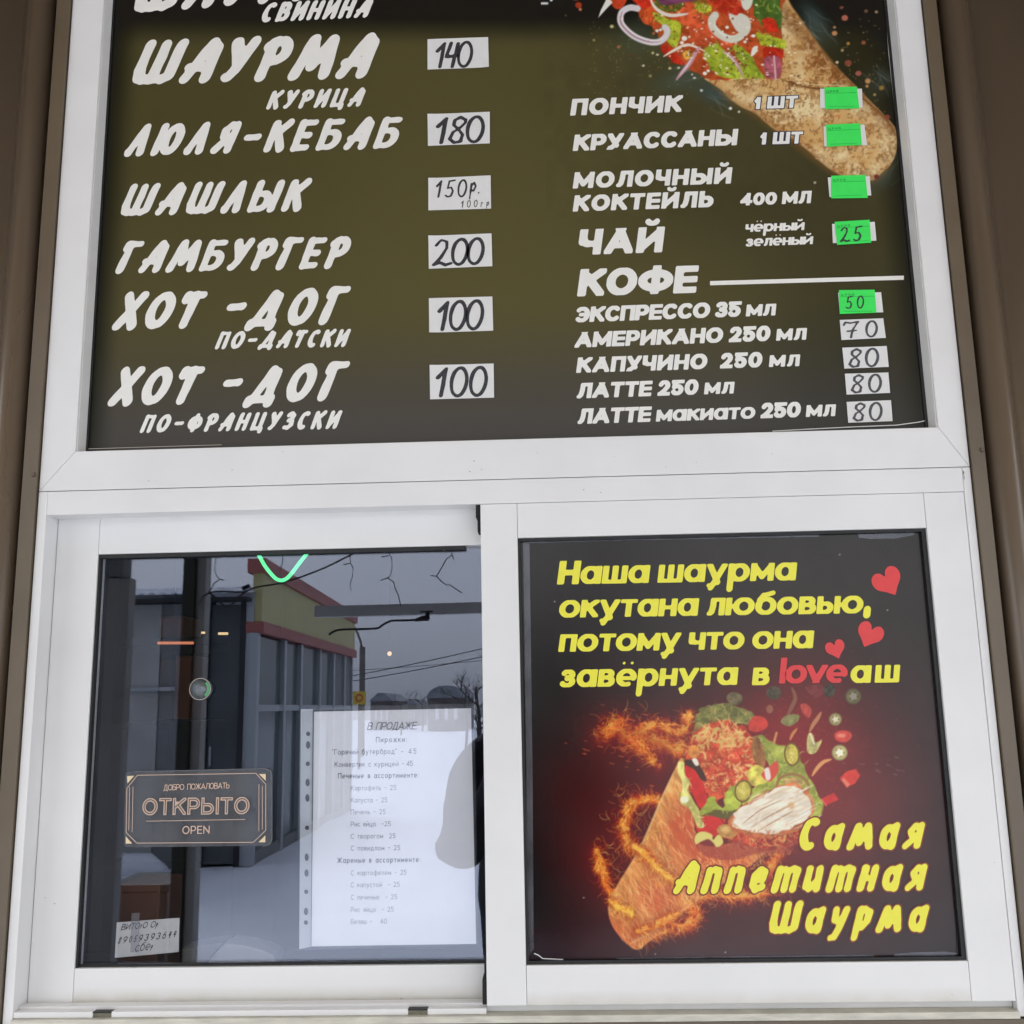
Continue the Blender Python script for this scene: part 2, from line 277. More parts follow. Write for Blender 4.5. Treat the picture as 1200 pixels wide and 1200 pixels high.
# ------------------------------------------------------------------ printed pictures
# The two food prints are painted by code into a fine grid of coloured vertices (flat print).
def smooth(pts, closed=True, n=6):
    """Catmull-Rom through the points"""
    P = np.array(pts, float); N = len(P); out = []
    for i in range(N if closed else N-1):
        p0, p1, p2, p3 = (P[(i-1) % N], P[i], P[(i+1) % N], P[(i+2) % N]) if closed else (P[max(i-1, 0)], P[i], P[i+1], P[min(i+2, N-1)])
        for k in range(n):
            t = k/n
            out.append(.5*((2*p1)+(-p0+p2)*t+(2*p0-5*p1+4*p2-p3)*t*t+(-p0+3*p1-3*p2+p3)*t**3))
    if not closed: out.append(P[-1])
    return np.array(out)
class Canvas:
    def __init__(s, x0, y0, x1, y1, k, seed):
        s.x0, s.y0, s.k = x0, y0, k
        s.w, s.h = int((x1-x0)*k), int((y1-y0)*k)
        s.X, s.Y = np.meshgrid(x0+(np.arange(s.w)+.5)/k, y0+(np.arange(s.h)+.5)/k)
        s.C = np.zeros((s.h, s.w, 3)); s.rs = np.random.RandomState(seed)
    def box(s, xa, ya, xb, yb):
        i0, i1 = max(0, int((xa-s.x0)*s.k)), min(s.w, int((xb-s.x0)*s.k)+2)
        j0, j1 = max(0, int((ya-s.y0)*s.k)), min(s.h, int((yb-s.y0)*s.k)+2)
        return (slice(j0, j1), slice(i0, i1)) if i1 > i0 and j1 > j0 else None
    def noise(s, n, octs=3, stretch=1.0, ang=0.0):
        out = np.zeros((s.h, s.w)); a = 1.0; tot = 0
        ca, sa = math.cos(ang), math.sin(ang)
        U, V = (s.X*ca+s.Y*sa)/stretch, (-s.X*sa+s.Y*ca)
        for o in range(octs):
            c = n/2**o; u, v = U/c+1000, V/c+1000
            ui, vi = np.floor(u).astype(int), np.floor(v).astype(int); fu, fv = u-ui, v-vi
            fu, fv = fu*fu*(3-2*fu), fv*fv*(3-2*fv)
            T = s.rs.rand(256, 256)
            g = lambda a_, b_: T[a_ % 256, b_ % 256]
            out += a*((g(vi, ui)*(1-fu)+g(vi, ui+1)*fu)*(1-fv)+(g(vi+1, ui)*(1-fu)+g(vi+1, ui+1)*fu)*fv); tot += a; a *= .55
        return out/tot
    def mask(s, pts, soft=.6, sm=True, wob=0.0):
        P = smooth(pts) if sm else np.array(pts, float)
        m = 4+soft*3+wob
        b = s.box(P[:, 0].min()-m, P[:, 1].min()-m, P[:, 0].max()+m, P[:, 1].max()+m)
        if b is None: return None, None
        X, Y = s.X[b], s.Y[b]
        if wob:
            r1 = lattice(s.rs, X.shape, max(3, int((P[:, 0].max()-P[:, 0].min())/5))); r2 = lattice(s.rs, X.shape, max(3, int((P[:, 0].max()-P[:, 0].min())/7)))
            X, Y = X+wob*r1, Y+wob*r2
        ins = np.zeros(X.shape, bool); D = np.full(X.shape, 1e9); Q = np.roll(P, -1, 0)
        for (ax, ay), (bx, by) in zip(P, Q):
            c = ((ay > Y) != (by > Y))
            if abs(by-ay) > 1e-9: ins ^= c & (X < (bx-ax)*(Y-ay)/(by-ay)+ax)
            dx, dy = bx-ax, by-ay; t = np.clip(((X-ax)*dx+(Y-ay)*dy)/(dx*dx+dy*dy+1e-9), 0, 1)
            D = np.minimum(D, (X-ax-t*dx)**2+(Y-ay-t*dy)**2)
        D = np.sqrt(D)*np.where(ins, -1, 1)
        return b, np.clip(.5-D/(2*soft), 0, 1)
    def put(s, b, m, col, a=1.0):
        if b is None: return
        c = np.asarray(col, float)
        if c.ndim == 1: c = c[None, None, :]
        m = (m*a)[..., None]; s.C[b] = s.C[b]*(1-m)+c*m
    def poly(s, pts, col, a=1.0, soft=.6, sm=True, wob=0.0, tex=0, tn=6, edge=None):
        b, m = s.mask(pts, soft, sm, wob)
        if b is None: return
        c = np.array(col, float)[None, None, :]*np.ones(m.shape+(1,))
        if tex: c = c*(1+tex*lattice(s.rs, m.shape, tn)[..., None]+tex*.7*lattice(s.rs, m.shape, tn*2+3)[..., None])
        s.put(b, m, np.clip(c, 0, 1), a)
        if edge is not None:
            b2, m2 = s.mask(pts, soft*2.2, sm, 0)
            if b2 == b: s.put(b, np.clip(m2*(1-m2)*4, 0, 1)*m, edge, .8)
    def ell(s, x, y, rx, ry, col, ang=0, a=1.0, soft=.5, **k):
        ca, sa = math.cos(ang), math.sin(ang)
        s.poly([(x+rx*math.cos(t)*ca-ry*math.sin(t)*sa, y+rx*math.cos(t)*sa+ry*math.sin(t)*ca) for t in np.linspace(0, 2*PI, 18)[:-1]], col, a, soft, False, **k)
    def stroke(s, pts, w, col, a=1.0, soft=.5, taper=True, sm=True, add=False):
        P = smooth(pts, False, 5) if sm and len(pts) > 2 else np.array(pts, float)
        m = w+soft*2+1
        b = s.box(P[:, 0].min()-m, P[:, 1].min()-m, P[:, 0].max()+m, P[:, 1].max()+m)
        if b is None: return
        X, Y = s.X[b], s.Y[b]; D = np.full(X.shape, 1e9); n = len(P)-1
        for i in range(n):
            (ax, ay), (bx, by) = P[i], P[i+1]; dx, dy = bx-ax, by-ay
            t = np.clip(((X-ax)*dx+(Y-ay)*dy)/(dx*dx+dy*dy+1e-9), 0, 1)
            r = w/2*(math.sin(PI*min(max((i+.5)/n, .06), .94))**.6 if taper else 1)
            D = np.minimum(D, np.hypot(X-ax-t*dx, Y-ay-t*dy)-r)
        mk = np.clip(.5-D/(2*soft), 0, 1)
        if add: s.C[b] = 1-(1-s.C[b])*(1-mk[..., None]*a*np.asarray(col)[None, None, :])
        else: s.put(b, mk, col, a)
    def glow(s, x, y, rx, ry, col, a=1.0, p=2.0, ang=0):
        ca, sa = math.cos(ang), math.sin(ang); U, V = (s.X-x)*ca+(s.Y-y)*sa, -(s.X-x)*sa+(s.Y-y)*ca
        m = np.exp(-((U/rx)**2+(V/ry)**2)**(p/2))*a
        s.C[:] = s.C*(1-m[..., None])+np.array(col)[None, None, :]*m[..., None]
    def curls(s, pts, n, size, cols, w=(1, 2), a=.9, add=False, ang=None, bend=1.2):
        """n short curved strokes scattered inside a polygon"""
        P = smooth(pts); x0, y0 = P.min(0); x1, y1 = P.max(0); c = 0; tries = 0
        while c < n and tries < n*12:
            tries += 1; x, y = s.rs.uniform(x0, x1), s.rs.uniform(y0, y1); ins = False
            for (ax, ay), (bx, by) in zip(P, np.roll(P, -1, 0)):
                if (ay > y) != (by > y) and x < (bx-ax)*(y-ay)/(by-ay)+ax: ins = not ins
            if not ins: continue
            c += 1; t = s.rs.uniform(0, 2*PI) if ang is None else ang+s.rs.normal(0, .22); L = size*s.rs.uniform(.5, 1.3); q = [(x, y)]; k = s.rs.uniform(-bend, bend)
            for i in range(4): t += k/3; x += L/4*math.cos(t); y += L/4*math.sin(t); q.append((x, y))
            s.stroke(q, s.rs.uniform(*w), cols[s.rs.randint(len(cols))], a*s.rs.uniform(.6, 1), .5, True, False, add)
    def flame(s, path, width, n, L=10, cols=None, drift=(0, 0)):
        """filaments of fire along a path"""
        P = smooth(path, False, 8)
        if not hasattr(s, 'ridge'):
            a, b = s.noise(9, 3), s.noise(9, 3)
            X0, Y0 = s.X, s.Y; s.X, s.Y = X0+9*(a-.5), Y0+9*(b-.5)
            s.ridge = (1-abs(2*s.noise(7, 3, 1.6, .6)-1))**2.2; s.ridge2 = s.noise(12, 2); s.X, s.Y = X0, Y0
        m = width*3; bx = s.box(P[:, 0].min()-m, P[:, 1].min()-m, P[:, 0].max()+m, P[:, 1].max()+m); X, Y = s.X[bx], s.Y[bx]; D = np.full(X.shape, 1e9)
        wx, wy = (s.ridge2[bx]-.5)*width*1.3, (s.ridge[bx]-.5)*width*.9
        for (ax, ay), (bx_, by) in zip(P[:-1], P[1:]):
            dx, dy = bx_-ax, by-ay; t = np.clip(((X+wx-ax)*dx+(Y+wy-ay)*dy)/(dx*dx+dy*dy+1e-9), 0, 1); D = np.minimum(D, (X+wx-ax-t*dx)**2+(Y+wy-ay-t*dy)**2)
        I = np.exp(-D/(width*.78)**2); rg = s.ridge[bx]; halo = np.exp(-D/(width*2.0)**2)
        s.put(bx, np.clip(halo*.55, 0, 1), (.46, .09, .05), .8)
        v = np.clip(I*(.25+1.0*rg), 0, 1)[..., None]
        col = np.where(v < .45, np.array([.55, .14, .06])+(np.array([.86, .42, .14])-np.array([.55, .14, .06]))*v/.45, np.array([.86, .42, .14])+(np.array([.96, .80, .36])-np.array([.86, .42, .14]))*(v-.45)/.55)
        s.put(bx, np.clip(v[..., 0]*1.6, 0, 1), col, .92)
        cols = cols or [(.85, .25, .08), (.95, .5, .12), (.98, .75, .25), (.9, .36, .1), (.7, .15, .06)]
        for i in range(0, len(P)-1, 3): s.glow(P[i][0], P[i][1], width*1.25, width*1.1, (.45, .09, .05), .20)
        for i in range(n):
            j = s.rs.randint(len(P)-1); d = P[j+1]-P[j]; d = d/(np.hypot(*d)+1e-6); nn = np.array([-d[1], d[0]])
            o = s.rs.normal(0, .42)*width; p = P[j]+nn*o; t = math.atan2(d[1], d[0])+s.rs.normal(0, .35); k = s.rs.uniform(-1.3, 1.3); q = [tuple(p)]; l = L*s.rs.uniform(.4, 1.5)
            for m in range(5): t += k/4; p = p+np.array([math.cos(t)*l/5+drift[0], math.sin(t)*l/5+drift[1]]); q.append(tuple(p))
            hot = math.exp(-(o/width/.55)**2); c = cols[s.rs.randint(len(cols))] if s.rs.rand() > hot*.5 else (.98, .80, .32)
            s.stroke(q, s.rs.uniform(.5, 1.3), c, (.15+.5*hot)*s.rs.uniform(.4, .9), .55, True, False)
def rgb(*c): return tuple(v/255 for v in c)
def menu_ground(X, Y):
    """olive ground of the menu print with its blackish border and a painted grey sheen below, in picture shades"""
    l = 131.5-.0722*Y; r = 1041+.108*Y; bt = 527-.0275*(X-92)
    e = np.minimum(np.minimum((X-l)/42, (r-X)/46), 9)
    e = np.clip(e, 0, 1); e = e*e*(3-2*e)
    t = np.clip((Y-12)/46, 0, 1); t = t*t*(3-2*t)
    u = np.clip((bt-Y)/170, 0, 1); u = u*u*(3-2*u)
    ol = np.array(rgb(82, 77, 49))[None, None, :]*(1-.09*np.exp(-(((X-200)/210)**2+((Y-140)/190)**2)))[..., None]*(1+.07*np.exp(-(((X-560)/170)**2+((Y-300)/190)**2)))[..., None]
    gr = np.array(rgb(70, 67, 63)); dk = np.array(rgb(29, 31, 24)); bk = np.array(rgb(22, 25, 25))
    c = gr+(ol-gr)*u[..., None]  # grey sheen of a reflection, painted in towards the lower edge
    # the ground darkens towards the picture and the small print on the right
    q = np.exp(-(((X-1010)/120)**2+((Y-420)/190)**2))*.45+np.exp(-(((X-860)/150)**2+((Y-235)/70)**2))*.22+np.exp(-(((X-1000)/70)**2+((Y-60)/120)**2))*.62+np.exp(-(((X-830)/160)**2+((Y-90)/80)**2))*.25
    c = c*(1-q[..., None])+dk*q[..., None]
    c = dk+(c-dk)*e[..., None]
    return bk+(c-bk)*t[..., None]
def paint_menu():
    c = Canvas(640, -30, 1062, 262, 1.35, 5)
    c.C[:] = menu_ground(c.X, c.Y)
    n1 = c.noise(14, 3); c.C *= (.94+.12*n1)[..., None]
    for x, y, rx, ry, col, a, an in ((748, 45, 26, 22, (70, 86, 72), .45, .3), (800, 92, 34, 14, (72, 92, 84), .55, -.3), (838, 110, 22, 12, (60, 84, 92), .6, .3), (955, 25, 26, 12, (84, 104, 100), .6, 1.0), (1035, 95, 16, 26, (70, 80, 74), .4, .9), (1034, 205, 12, 18, (78, 96, 92), .5, .6)):
        c.glow(x, y, rx, ry, rgb(*col), a, 2, an)
    for i in range(46):   # wisps of steam
        x, y = [(800, 88), (838, 108), (948, 22), (1030, 85), (1033, 207)][i % 5]; a = [-.5, .4, .8, .9, -1.1][i % 5]
        x += c.rs.normal(0, 12); y += c.rs.normal(0, 8); q = [(x, y)]
        for k in range(4): a += c.rs.normal(0, .25); x += 8*math.cos(a); y += 8*math.sin(a); q.append((x, y))
        c.stroke(q, c.rs.uniform(.8, 2.4), rgb(142, 158, 150), .22, 1.0)
    T = [(915,-40),(914,0),(913,18),(916,40),(917,58),(913,75),(911,90),(900,92),(880,90),(862,91),(845,94),(826,92),(836,99),(846,106),(856,116),(870,126),(884,132),(897,143),(908,152),(922,159),(936,168),(948,177),(960,188),(974,199),(988,206),(1004,209),(1022,211),(1034,202),(1044,192),(1050,178),(1051,160),(1049,150),(1036,135),(1016,115),(1001,99),(985,84),(968,65),(951,41),(936,19),(924,0),(912,-40)]
    c.poly(T, rgb(206, 166, 108), soft=.8)
    b, m = c.mask(T, 1.0)
    n2 = c.noise(26, 4)[b]; n3 = c.noise(7, 3)[b]; n4 = c.noise(3.2, 2)[b]
    c.put(b, m*np.clip((n2-.40)*3.4, 0, 1), rgb(232, 214, 168), .85)
    c.put(b, m*np.clip((n3-.56)*7, 0, 1)*np.clip((n2-.35)*3, .2, 1), rgb(178, 128, 74), .42)
    c.put(b, m*np.clip((n4*n3*2.1-.60)*5, 0, 1)*np.clip(1.5-np.clip((n2-.40)*4, 0, 1.4), 0, 1), rgb(136, 86, 46), .5)
    sh = np.exp(-((c.X[b]*.72-c.Y[b]*.69-(985*.72-84*.69))/9)**2)*(c.Y[b] < 160); c.put(b, m*np.clip(sh*(.35+n4), 0, 1), rgb(120, 74, 40), .75)
    # darker toasted zones and the long fold
    for x, y, rx, ry, a in ((972, 82, 20, 9, .8), (985, 92, 16, 7, .7), (875, 103, 22, 6, .5), (912, 145, 26, 7, .6), (958, 72, 12, 8, .55), (1010, 200, 20, 6, .5), (950, 175, 24, 6, .5), (1042, 180, 8, 14, .5)):
        k = np.exp(-(((c.X[b]-x)*.85+(c.Y[b]-y)*.5)/rx)**2-((-(c.X[b]-x)*.5+(c.Y[b]-y)*.85)/ry)**2)
        c.put(b, m*k*np.clip((n4-.30)*3, 0, 1), rgb(124, 76, 38), a)
    c.stroke([(838,100),(856,116),(884,132),(922,159),(960,188),(988,206),(1022,211),(1044,194)], 9, rgb(150, 100, 56), .45, 4.5)
    c.curls(T, 260, 3.4, [rgb(150, 96, 50), rgb(120, 70, 38), rgb(176, 120, 66)], (.8, 2.2), .55)
    for i in range(46):
        x, y = c.rs.uniform(850, 1045), c.rs.uniform(20, 205)
        if abs((x-935)*.70-(y-110)*.71) > 42: continue
        c.curls([(x-7, y-4), (x+6, y-6), (x+8, y+5), (x-5, y+6)], 16, 3.2, [rgb(112, 66, 34), rgb(146, 92, 48), rgb(94, 52, 28)], (.7, 1.9), .7)
    c.curls(T, 150, 4, [rgb(232, 218, 182), rgb(214, 190, 146)], (.8, 2), .55)
    c.curls([(905,30),(960,70),(1030,150),(1000,190),(930,110)], 26, 4, [rgb(206, 96, 50), rgb(196, 110, 60)], (1.2, 2.6), .6)
    c.stroke([(910,90),(924,96),(944,102),(962,104),(985,106),(1008,114),(1024,126),(1040,141),(1049,158)], 2.2, rgb(104, 64, 36), .85)
    c.stroke([(926,94),(950,99),(990,101),(1012,110)], 1.4, rgb(228, 206, 160), .6)
    c.stroke([(1051,160),(1046,150),(1030,133),(1008,108),(985,84),(952,42),(925,2)], 3, rgb(146, 100, 56), .55, 1.2)
    c.stroke([(826,92),(850,94),(872,91),(900,92),(912,93)], 2.0, rgb(226, 196, 138), .9)
    F = [(748,-40),(746,0),(752,22),(764,31),(776,50),(779,64),(797,72),(814,84),(828,92),(850,94),(872,90),(912,92),(917,60),(914,20),(915,-40)]
    c.poly(F, rgb(176, 78, 44), soft=.8, tex=.16, tn=14, wob=1.5)
    c.curls(F, 420, 7, [rgb(204, 96, 52), rgb(160, 60, 34), rgb(214, 118, 70), rgb(128, 46, 28), rgb(190, 84, 46)], (1, 3.2), .6)
    for P, g in (([(748,-10),(752,22),(765,31),(772,26),(768,8),(762,-10)], (196, 82, 44)), ([(792,5),(806,0),(828,14),(838,34),(856,48),(858,54),(836,56),(815,47),(803,34),(796,20)], (204, 88, 54)), ([(832,-12),(866,-12),(872,12),(860,20),(846,14),(836,6)], (178, 52, 36))):
        c.poly(P, rgb(*g), soft=1, tex=.18, tn=9, wob=1.5); c.curls(P, 40, 5, [rgb(224, 130, 84), rgb(160, 54, 32), rgb(206, 92, 56)], (.8, 2), .6)
    dk = [(768,-6),(798,-8),(800,8),(785,14),(770,10)]
    c.poly(dk, rgb(92, 96, 44), soft=1, wob=2); c.curls(dk, 60, 4, [rgb(166, 178, 70), rgb(60, 70, 30), rgb(190, 100, 50)], (1, 2), .9)
    LET = [([(766,14),(782,20),(797,28),(799,40),(793,54),(784,52),(779,40),(776,28),(768,22)], (172, 180, 56)), ([(824,58),(834,52),(846,55),(858,66),(870,80),(882,90),(858,91),(840,86),(829,76)], (158, 172, 52)), ([(858,54),(868,52),(880,66),(892,84),(896,91),(880,90),(868,74)], (142, 158, 50)), ([(888,36),(900,42),(918,48),(919,58),(905,56),(890,50)], (176, 184, 56)), ([(880,-8),(906,-8),(915,12),(914,34),(905,28),(893,30),(884,14)], (70, 98, 44)), ([(816,2),(830,6),(832,14),(822,16),(815,10)], (196, 184, 60))]
    for P, g in LET:
        c.poly(P, rgb(*g), soft=.8, tex=.14, tn=6, wob=2.2)
        c.curls(P, 46, 7, [rgb(204, 210, 96), rgb(104, 130, 40), rgb(176, 186, 64), rgb(74, 104, 36)], (.8, 2), .65, bend=1.8)
    for P in ([(736,-8),(770,-12),(762,8),(750,8)], [(893,24),(905,22),(912,36),(900,36)], [(775,52),(786,56),(797,68),(802,76),(790,74),(778,62)], [(896,56),(916,57),(918,66),(914,70),(896,70)]):
        c.poly(P, rgb(196, 52, 36), soft=.8, tex=.15, wob=1); c.curls(P, 10, 4, [rgb(224, 90, 60), rgb(150, 34, 26)], (.8, 1.6), .6)
    c.poly([(776,-20),(830,-20),(822,-2),(800,3),(778,6),(770,-4)], rgb(120, 66, 96), soft=.8, tex=.15)
    c.poly([(896,68),(914,68),(914,90),(898,90)], rgb(156, 84, 96), soft=1, tex=.2); c.stroke([(907,66),(909,92)], 2.2, rgb(222, 176, 180), .9)
    c.poly([(714,-14),(736,-14),(733,4),(724,11),(716,4)], rgb(188, 66, 40), soft=.8, tex=.12)
    c.poly([(701,21),(704,12),(712,-4),(718,3),(712,9)], rgb(224, 220, 212), soft=.6, sm=False)
    # onion rings and strips
    ring = [(747,10),(738,9),(729,14),(727,24),(732,33),(744,43),(760,49),(772,49),(780,43),(782,36),(779,32)]
    c.stroke(ring, 7.4, rgb(214, 206, 208), 1, .7, False); c.stroke(ring[2:8], 1.8, rgb(150, 104, 118), .8); c.stroke([(x+1.5, y-1.8) for x, y in ring[3:9]], 1.2, rgb(238, 234, 232), .8)
    c.stroke([(761,-8),(765,5),(774,14),(786,18),(800,17),(806,16)], 4.2, rgb(226, 214, 198), 1, .6)
    c.stroke([(838,18),(834,24),(836,33),(846,42),(858,46),(868,42),(875,34),(874,24),(868,20)], 9, rgb(212, 210, 192), 1, .8, False); c.stroke([(840,22),(838,30),(848,41),(860,43)], 1.6, rgb(238, 238, 228), .8)
    c.poly([(854,16),(862,18),(874,20),(876,30),(866,38),(858,28)], rgb(214, 210, 196), soft=.8)
    c.stroke([(778,66),(788,60),(800,54),(810,53),(826,60)], 3.8, rgb(228, 214, 196), 1, .6)
    c.stroke([(793,93),(800,84),(808,74),(815,62),(820,55)], 5.4, rgb(196, 150, 160), 1, .7); c.stroke([(797,88),(806,76),(812,66)], 1.5, rgb(234, 222, 220), .9)
    c.stroke([(847,60),(856,66),(864,76),(871,90)], 4.4, rgb(190, 148, 152), 1, .7); c.stroke([(848,61),(857,68),(865,79)], 1.3, rgb(236, 220, 218), .9)
    c.poly([(868,-10),(882,-8),(882,4),(876,12),(870,8)], rgb(214, 216, 200), soft=.8, wob=1); c.poly([(880,66),(882,56),(888,54),(886,62)], rgb(232, 226, 214), soft=.6)
    c.poly([(800,62),(809,58),(811,66),(804,70)], rgb(196, 148, 64), soft=.8, tex=.2)
    for i in range(150):   # crumbs and seeds
        x, y = c.rs.normal(846, 36), c.rs.normal(50, 26)
        if y > 92: continue
        c.ell(x, y, c.rs.uniform(.7, 2.0), c.rs.uniform(.6, 1.4), rgb(236, 226, 206) if c.rs.rand() < .6 else rgb(120, 60, 40), a=.85)
    for x, y, r in ((802, 45, 3.4), (799, 50, 2.4), (826, 86, 2.6), (830, 83, 2), (883, 42, 2.2), (873, 49, 2), (852, 32, 2.2), (770, 36, 2), (774, 35, 1.8)): c.ell(x, y, r, r*.85, rgb(232, 228, 216))
    for x, y, r, g in ((717, 31, 2.2, (196, 186, 130)), (696, 47, 1.6, (150, 140, 90)), (725, 55, 1.9, (170, 110, 80)), (765, 62, 1.5, (214, 206, 150)), (770, 64, 1.2, (220, 214, 180)), (754, 77, 1.4, (222, 220, 200)), (762, 89, 1.8, (150, 140, 100)), (822, 106, 1.6, (220, 226, 220)), (856, 127, 1.9, (230, 232, 226)), (866, 131, 1.4, (214, 214, 200)), (785, 80, 1.7, (214, 200, 160)), (766, 39, 1.8, (170, 100, 60)), (955, 214, 1.5, (190, 190, 160)), (986, 9, 2.2, (120, 70, 60)), (990, 21, 3.8, (172, 104, 84)), (1015, 13, 2.4, (110, 84, 66)), (1027, 14, 2, (160, 130, 100)), (978, 39, 3.2, (186, 132, 90)), (978, 32, 1.7, (176, 130, 90)), (994, 51, 2.0, (176, 130, 60)), (1012, 50, 2.6, (146, 84, 62)), (987, 59, 1.7, (180, 150, 110)), (994, 74, 4.2, (132, 74, 58)), (1006, 86, 3.4, (160, 90, 80)), (1017, 95, 3.2, (190, 140, 90)), (1016, 101, 1.9, (190, 140, 90)), (1033, 103, 3, (150, 120, 60)), (1025, 111, 1.7, (170, 150, 90)), (981, 73, 1.7, (220, 200, 160)), (1040, 137, 3, (140, 70, 60)), (675, -4, 5, (170, 66, 44)), (678, 6, 4, (160, 60, 40)), (680, 11, 2, (190, 120, 80)), (641, 4, 1.6, (220, 220, 220)), (646, 0, 1.8, (230, 230, 230)), (663, 18, 1.4, (90, 84, 60)), (1027, 207, 3, (110, 52, 44))):
        c.ell(x, y, r, r*.9, rgb(*g), soft=.8)
    for i in range(110):
        x, y = c.rs.uniform(690, 812), c.rs.uniform(20, 112)
        if y < (x-740)*.9+4: continue
        c.ell(x, y, .6, .6, rgb(150, 142, 104), a=.6)
    for i in range(60): c.ell(c.rs.normal(1010, 20), c.rs.normal(75, 34), .7, .7, rgb(170, 150, 96), a=.6)
    return c
def paint_poster():
    c = Canvas(596, 612, 1142, 1142, 1.3, 9)
    c.C[:] = rgb(38, 35, 35)
    c.glow(1000, 720, 260, 120, rgb(48, 45, 42), .7); c.glow(625, 1000, 105, 230, rgb(10, 11, 15), .95); c.glow(760, 1120, 300, 50, rgb(60, 52, 58), .75); c.glow(1090, 900, 90, 260, rgb(52, 48, 48), .6)
    c.glow(720, 910, 90, 70, rgb(64, 42, 44), .7); c.glow(860, 960, 215, 150, rgb(96, 28, 26), .85, 2.2); c.glow(935, 880, 90, 95, rgb(150, 38, 38), .8); c.glow(960, 960, 90, 60, rgb(128, 54, 52), .6); c.glow(715, 1010, 60, 70, rgb(92, 32, 32), .7)
    c.C *= (.92+.16*c.noise(40, 3))[..., None]
    for i in range(420): c.ell(c.rs.normal(945, 40), c.rs.normal(870, 42), c.rs.uniform(.4, .9), .5, rgb(196, 70, 50), a=.45)
    c.flame([(708,860),(725,852),(744,868),(766,866),(796,880)], 13, 330, 15)
    c.flame([(745,862),(770,850),(800,858),(806,842)], 8, 130, 14)
    c.flame([(770,896),(756,880),(742,868)], 8, 120, 14)
    c.flame([(786,946),(764,937),(742,942),(732,962),(734,988),(750,1003),(762,1008)], 8, 420, 11)
    c.flame([(700,1000),(706,1025),(716,1046),(730,1066)], 7, 200, 13)
    c.flame([(812,1054),(838,1047),(866,1050),(900,1044),(925,1030)], 8, 300, 13)
    c.flame([(760,1098),(784,1090),(806,1086),(816,1072),(806,1058)], 7, 240, 12)
    c.flame([(905,985),(912,1000),(903,1020),(890,1030)], 7, 130, 12)
    T = [(799,888),(790,903),(776,934),(763,965),(751,991),(738,1013),(724,1036),(714,1056),(713,1069),(718,1085),(730,1101),(746,1113),(760,1104),(786,1083),(812,1060),(834,1044),(866,1024),(892,1004),(918,984),(896,984),(866,986),(836,992),(817,985),(813,958),(808,930),(803,905)]
    b, m = c.mask(T, .8); base = np.ones(m.shape+(1,))*np.array(rgb(214, 152, 84))
    n1 = c.noise(16, 3, 2.6, -1.05)[b]; n2 = c.noise(5, 3, 5.0, 1.02)[b]; X, Y = c.X[b], c.Y[b]
    base += (n2-.5)[..., None]*np.array([.5, .42, .26])
    red = np.clip(np.exp(-((X-806)/26)**2-((Y-972)/34)**2)*1.2+np.exp(-((X-772)/34)**2-((Y-1052)/30)**2)*.9+np.exp(-((X-850)/40)**2-((Y-1008)/20)**2)*1.1+np.clip((n1-.55)*2, 0, .5)+np.exp(-((X-735)/26)**2-((Y-1096)/16)**2)*.8, 0, 1)
    base = base*(1-red[..., None]*.8)+np.array(rgb(192, 74, 46))*red[..., None]*.8
    lit = np.clip(1-np.abs((X-790)*.905+(Y-903)*.425+9-0)/16, 0, 1)*(Y > 905); base = base*(1-lit[..., None]*.5)+np.array(rgb(222, 184, 120))*lit[..., None]*.5
    c.put(b, m, np.clip(base, 0, 1))
    c.curls([p for p in T], 900, 12, [rgb(240, 200, 122), rgb(160, 84, 40), rgb(226, 164, 88), rgb(198, 96, 50), rgb(246, 216, 140)], (.5, 1.2), .6, ang=1.05, bend=.5)
    c.curls([(740,1040),(770,1020),(815,1050),(780,1080),(745,1105),(722,1085)], 260, 14, [rgb(226, 150, 92), rgb(206, 104, 62), rgb(236, 190, 110)], (.5, 1.2), .6, ang=.95, bend=.6)
    c.stroke([(738,1106),(764,1092),(790,1074),(812,1058)], 4, rgb(226, 176, 112), .8, 1)
    c.stroke([(713,1070),(719,1086),(731,1101),(746,1112)], 1.6, rgb(228, 120, 76), .8)
    c.stroke([(790,904),(776,934),(763,965),(751,991)], 2.4, rgb(226, 190, 130), .7)
    c.flame([(742,992),(758,1004),(772,1020),(792,1034)], 5, 260, 9, [(.95, .75, .25), (.9, .68, .2), (.98, .85, .4), (.85, .5, .15)])
    c.flame([(714,1056),(726,1064),(740,1074),(736,1066)], 4, 150, 9, [(.92, .72, .22), (.88, .6, .2), (.98, .85, .4)])
    c.flame([(782,1080),(800,1085),(812,1078)], 4, 60, 9); c.flame([(748,1092),(770,1084),(792,1072)], 5, 110, 9)
    for P, n in (([(700,835),(760,832),(800,860),(760,890),(705,872)], 90), ([(716,930),(760,925),(790,940),(760,1010),(722,1000)], 120), ([(692,990),(712,985),(736,1060),(712,1062)], 90), ([(800,1040),(880,1036),(930,1020),(925,1046),(850,1062),(805,1066)], 150), ([(770,1070),(815,1052),(824,1085),(790,1100)], 90), ([(724,1000),(760,990),(812,1040),(790,1050)], 80), ([(820,995),(890,985),(905,1010),(850,1035),(815,1030)], 160)):
        c.curls(P, n, 13, [(.98, .70, .26), (.92, .42, .14), (.98, .84, .44), (.80, .26, .10)], (.35, .9), .55, bend=2.2)
    # filling
    L1 = [(812,862),(817,838),(826,829),(840,826),(852,824),(866,829),(881,836),(890,846),(874,850),(852,846),(834,852),(820,862)]
    c.poly(L1, rgb(122, 118, 62), soft=.8, tex=.2, tn=8, wob=2); c.curls(L1, 90, 8, [rgb(164, 160, 92), rgb(84, 84, 42), rgb(186, 160, 90), rgb(140, 140, 70)], (.8, 2), .7, bend=2)
    c.poly([(878,846),(884,840),(896,840),(900,850),(890,858),(878,856)], rgb(194, 62, 50), soft=.8, tex=.1, wob=1)
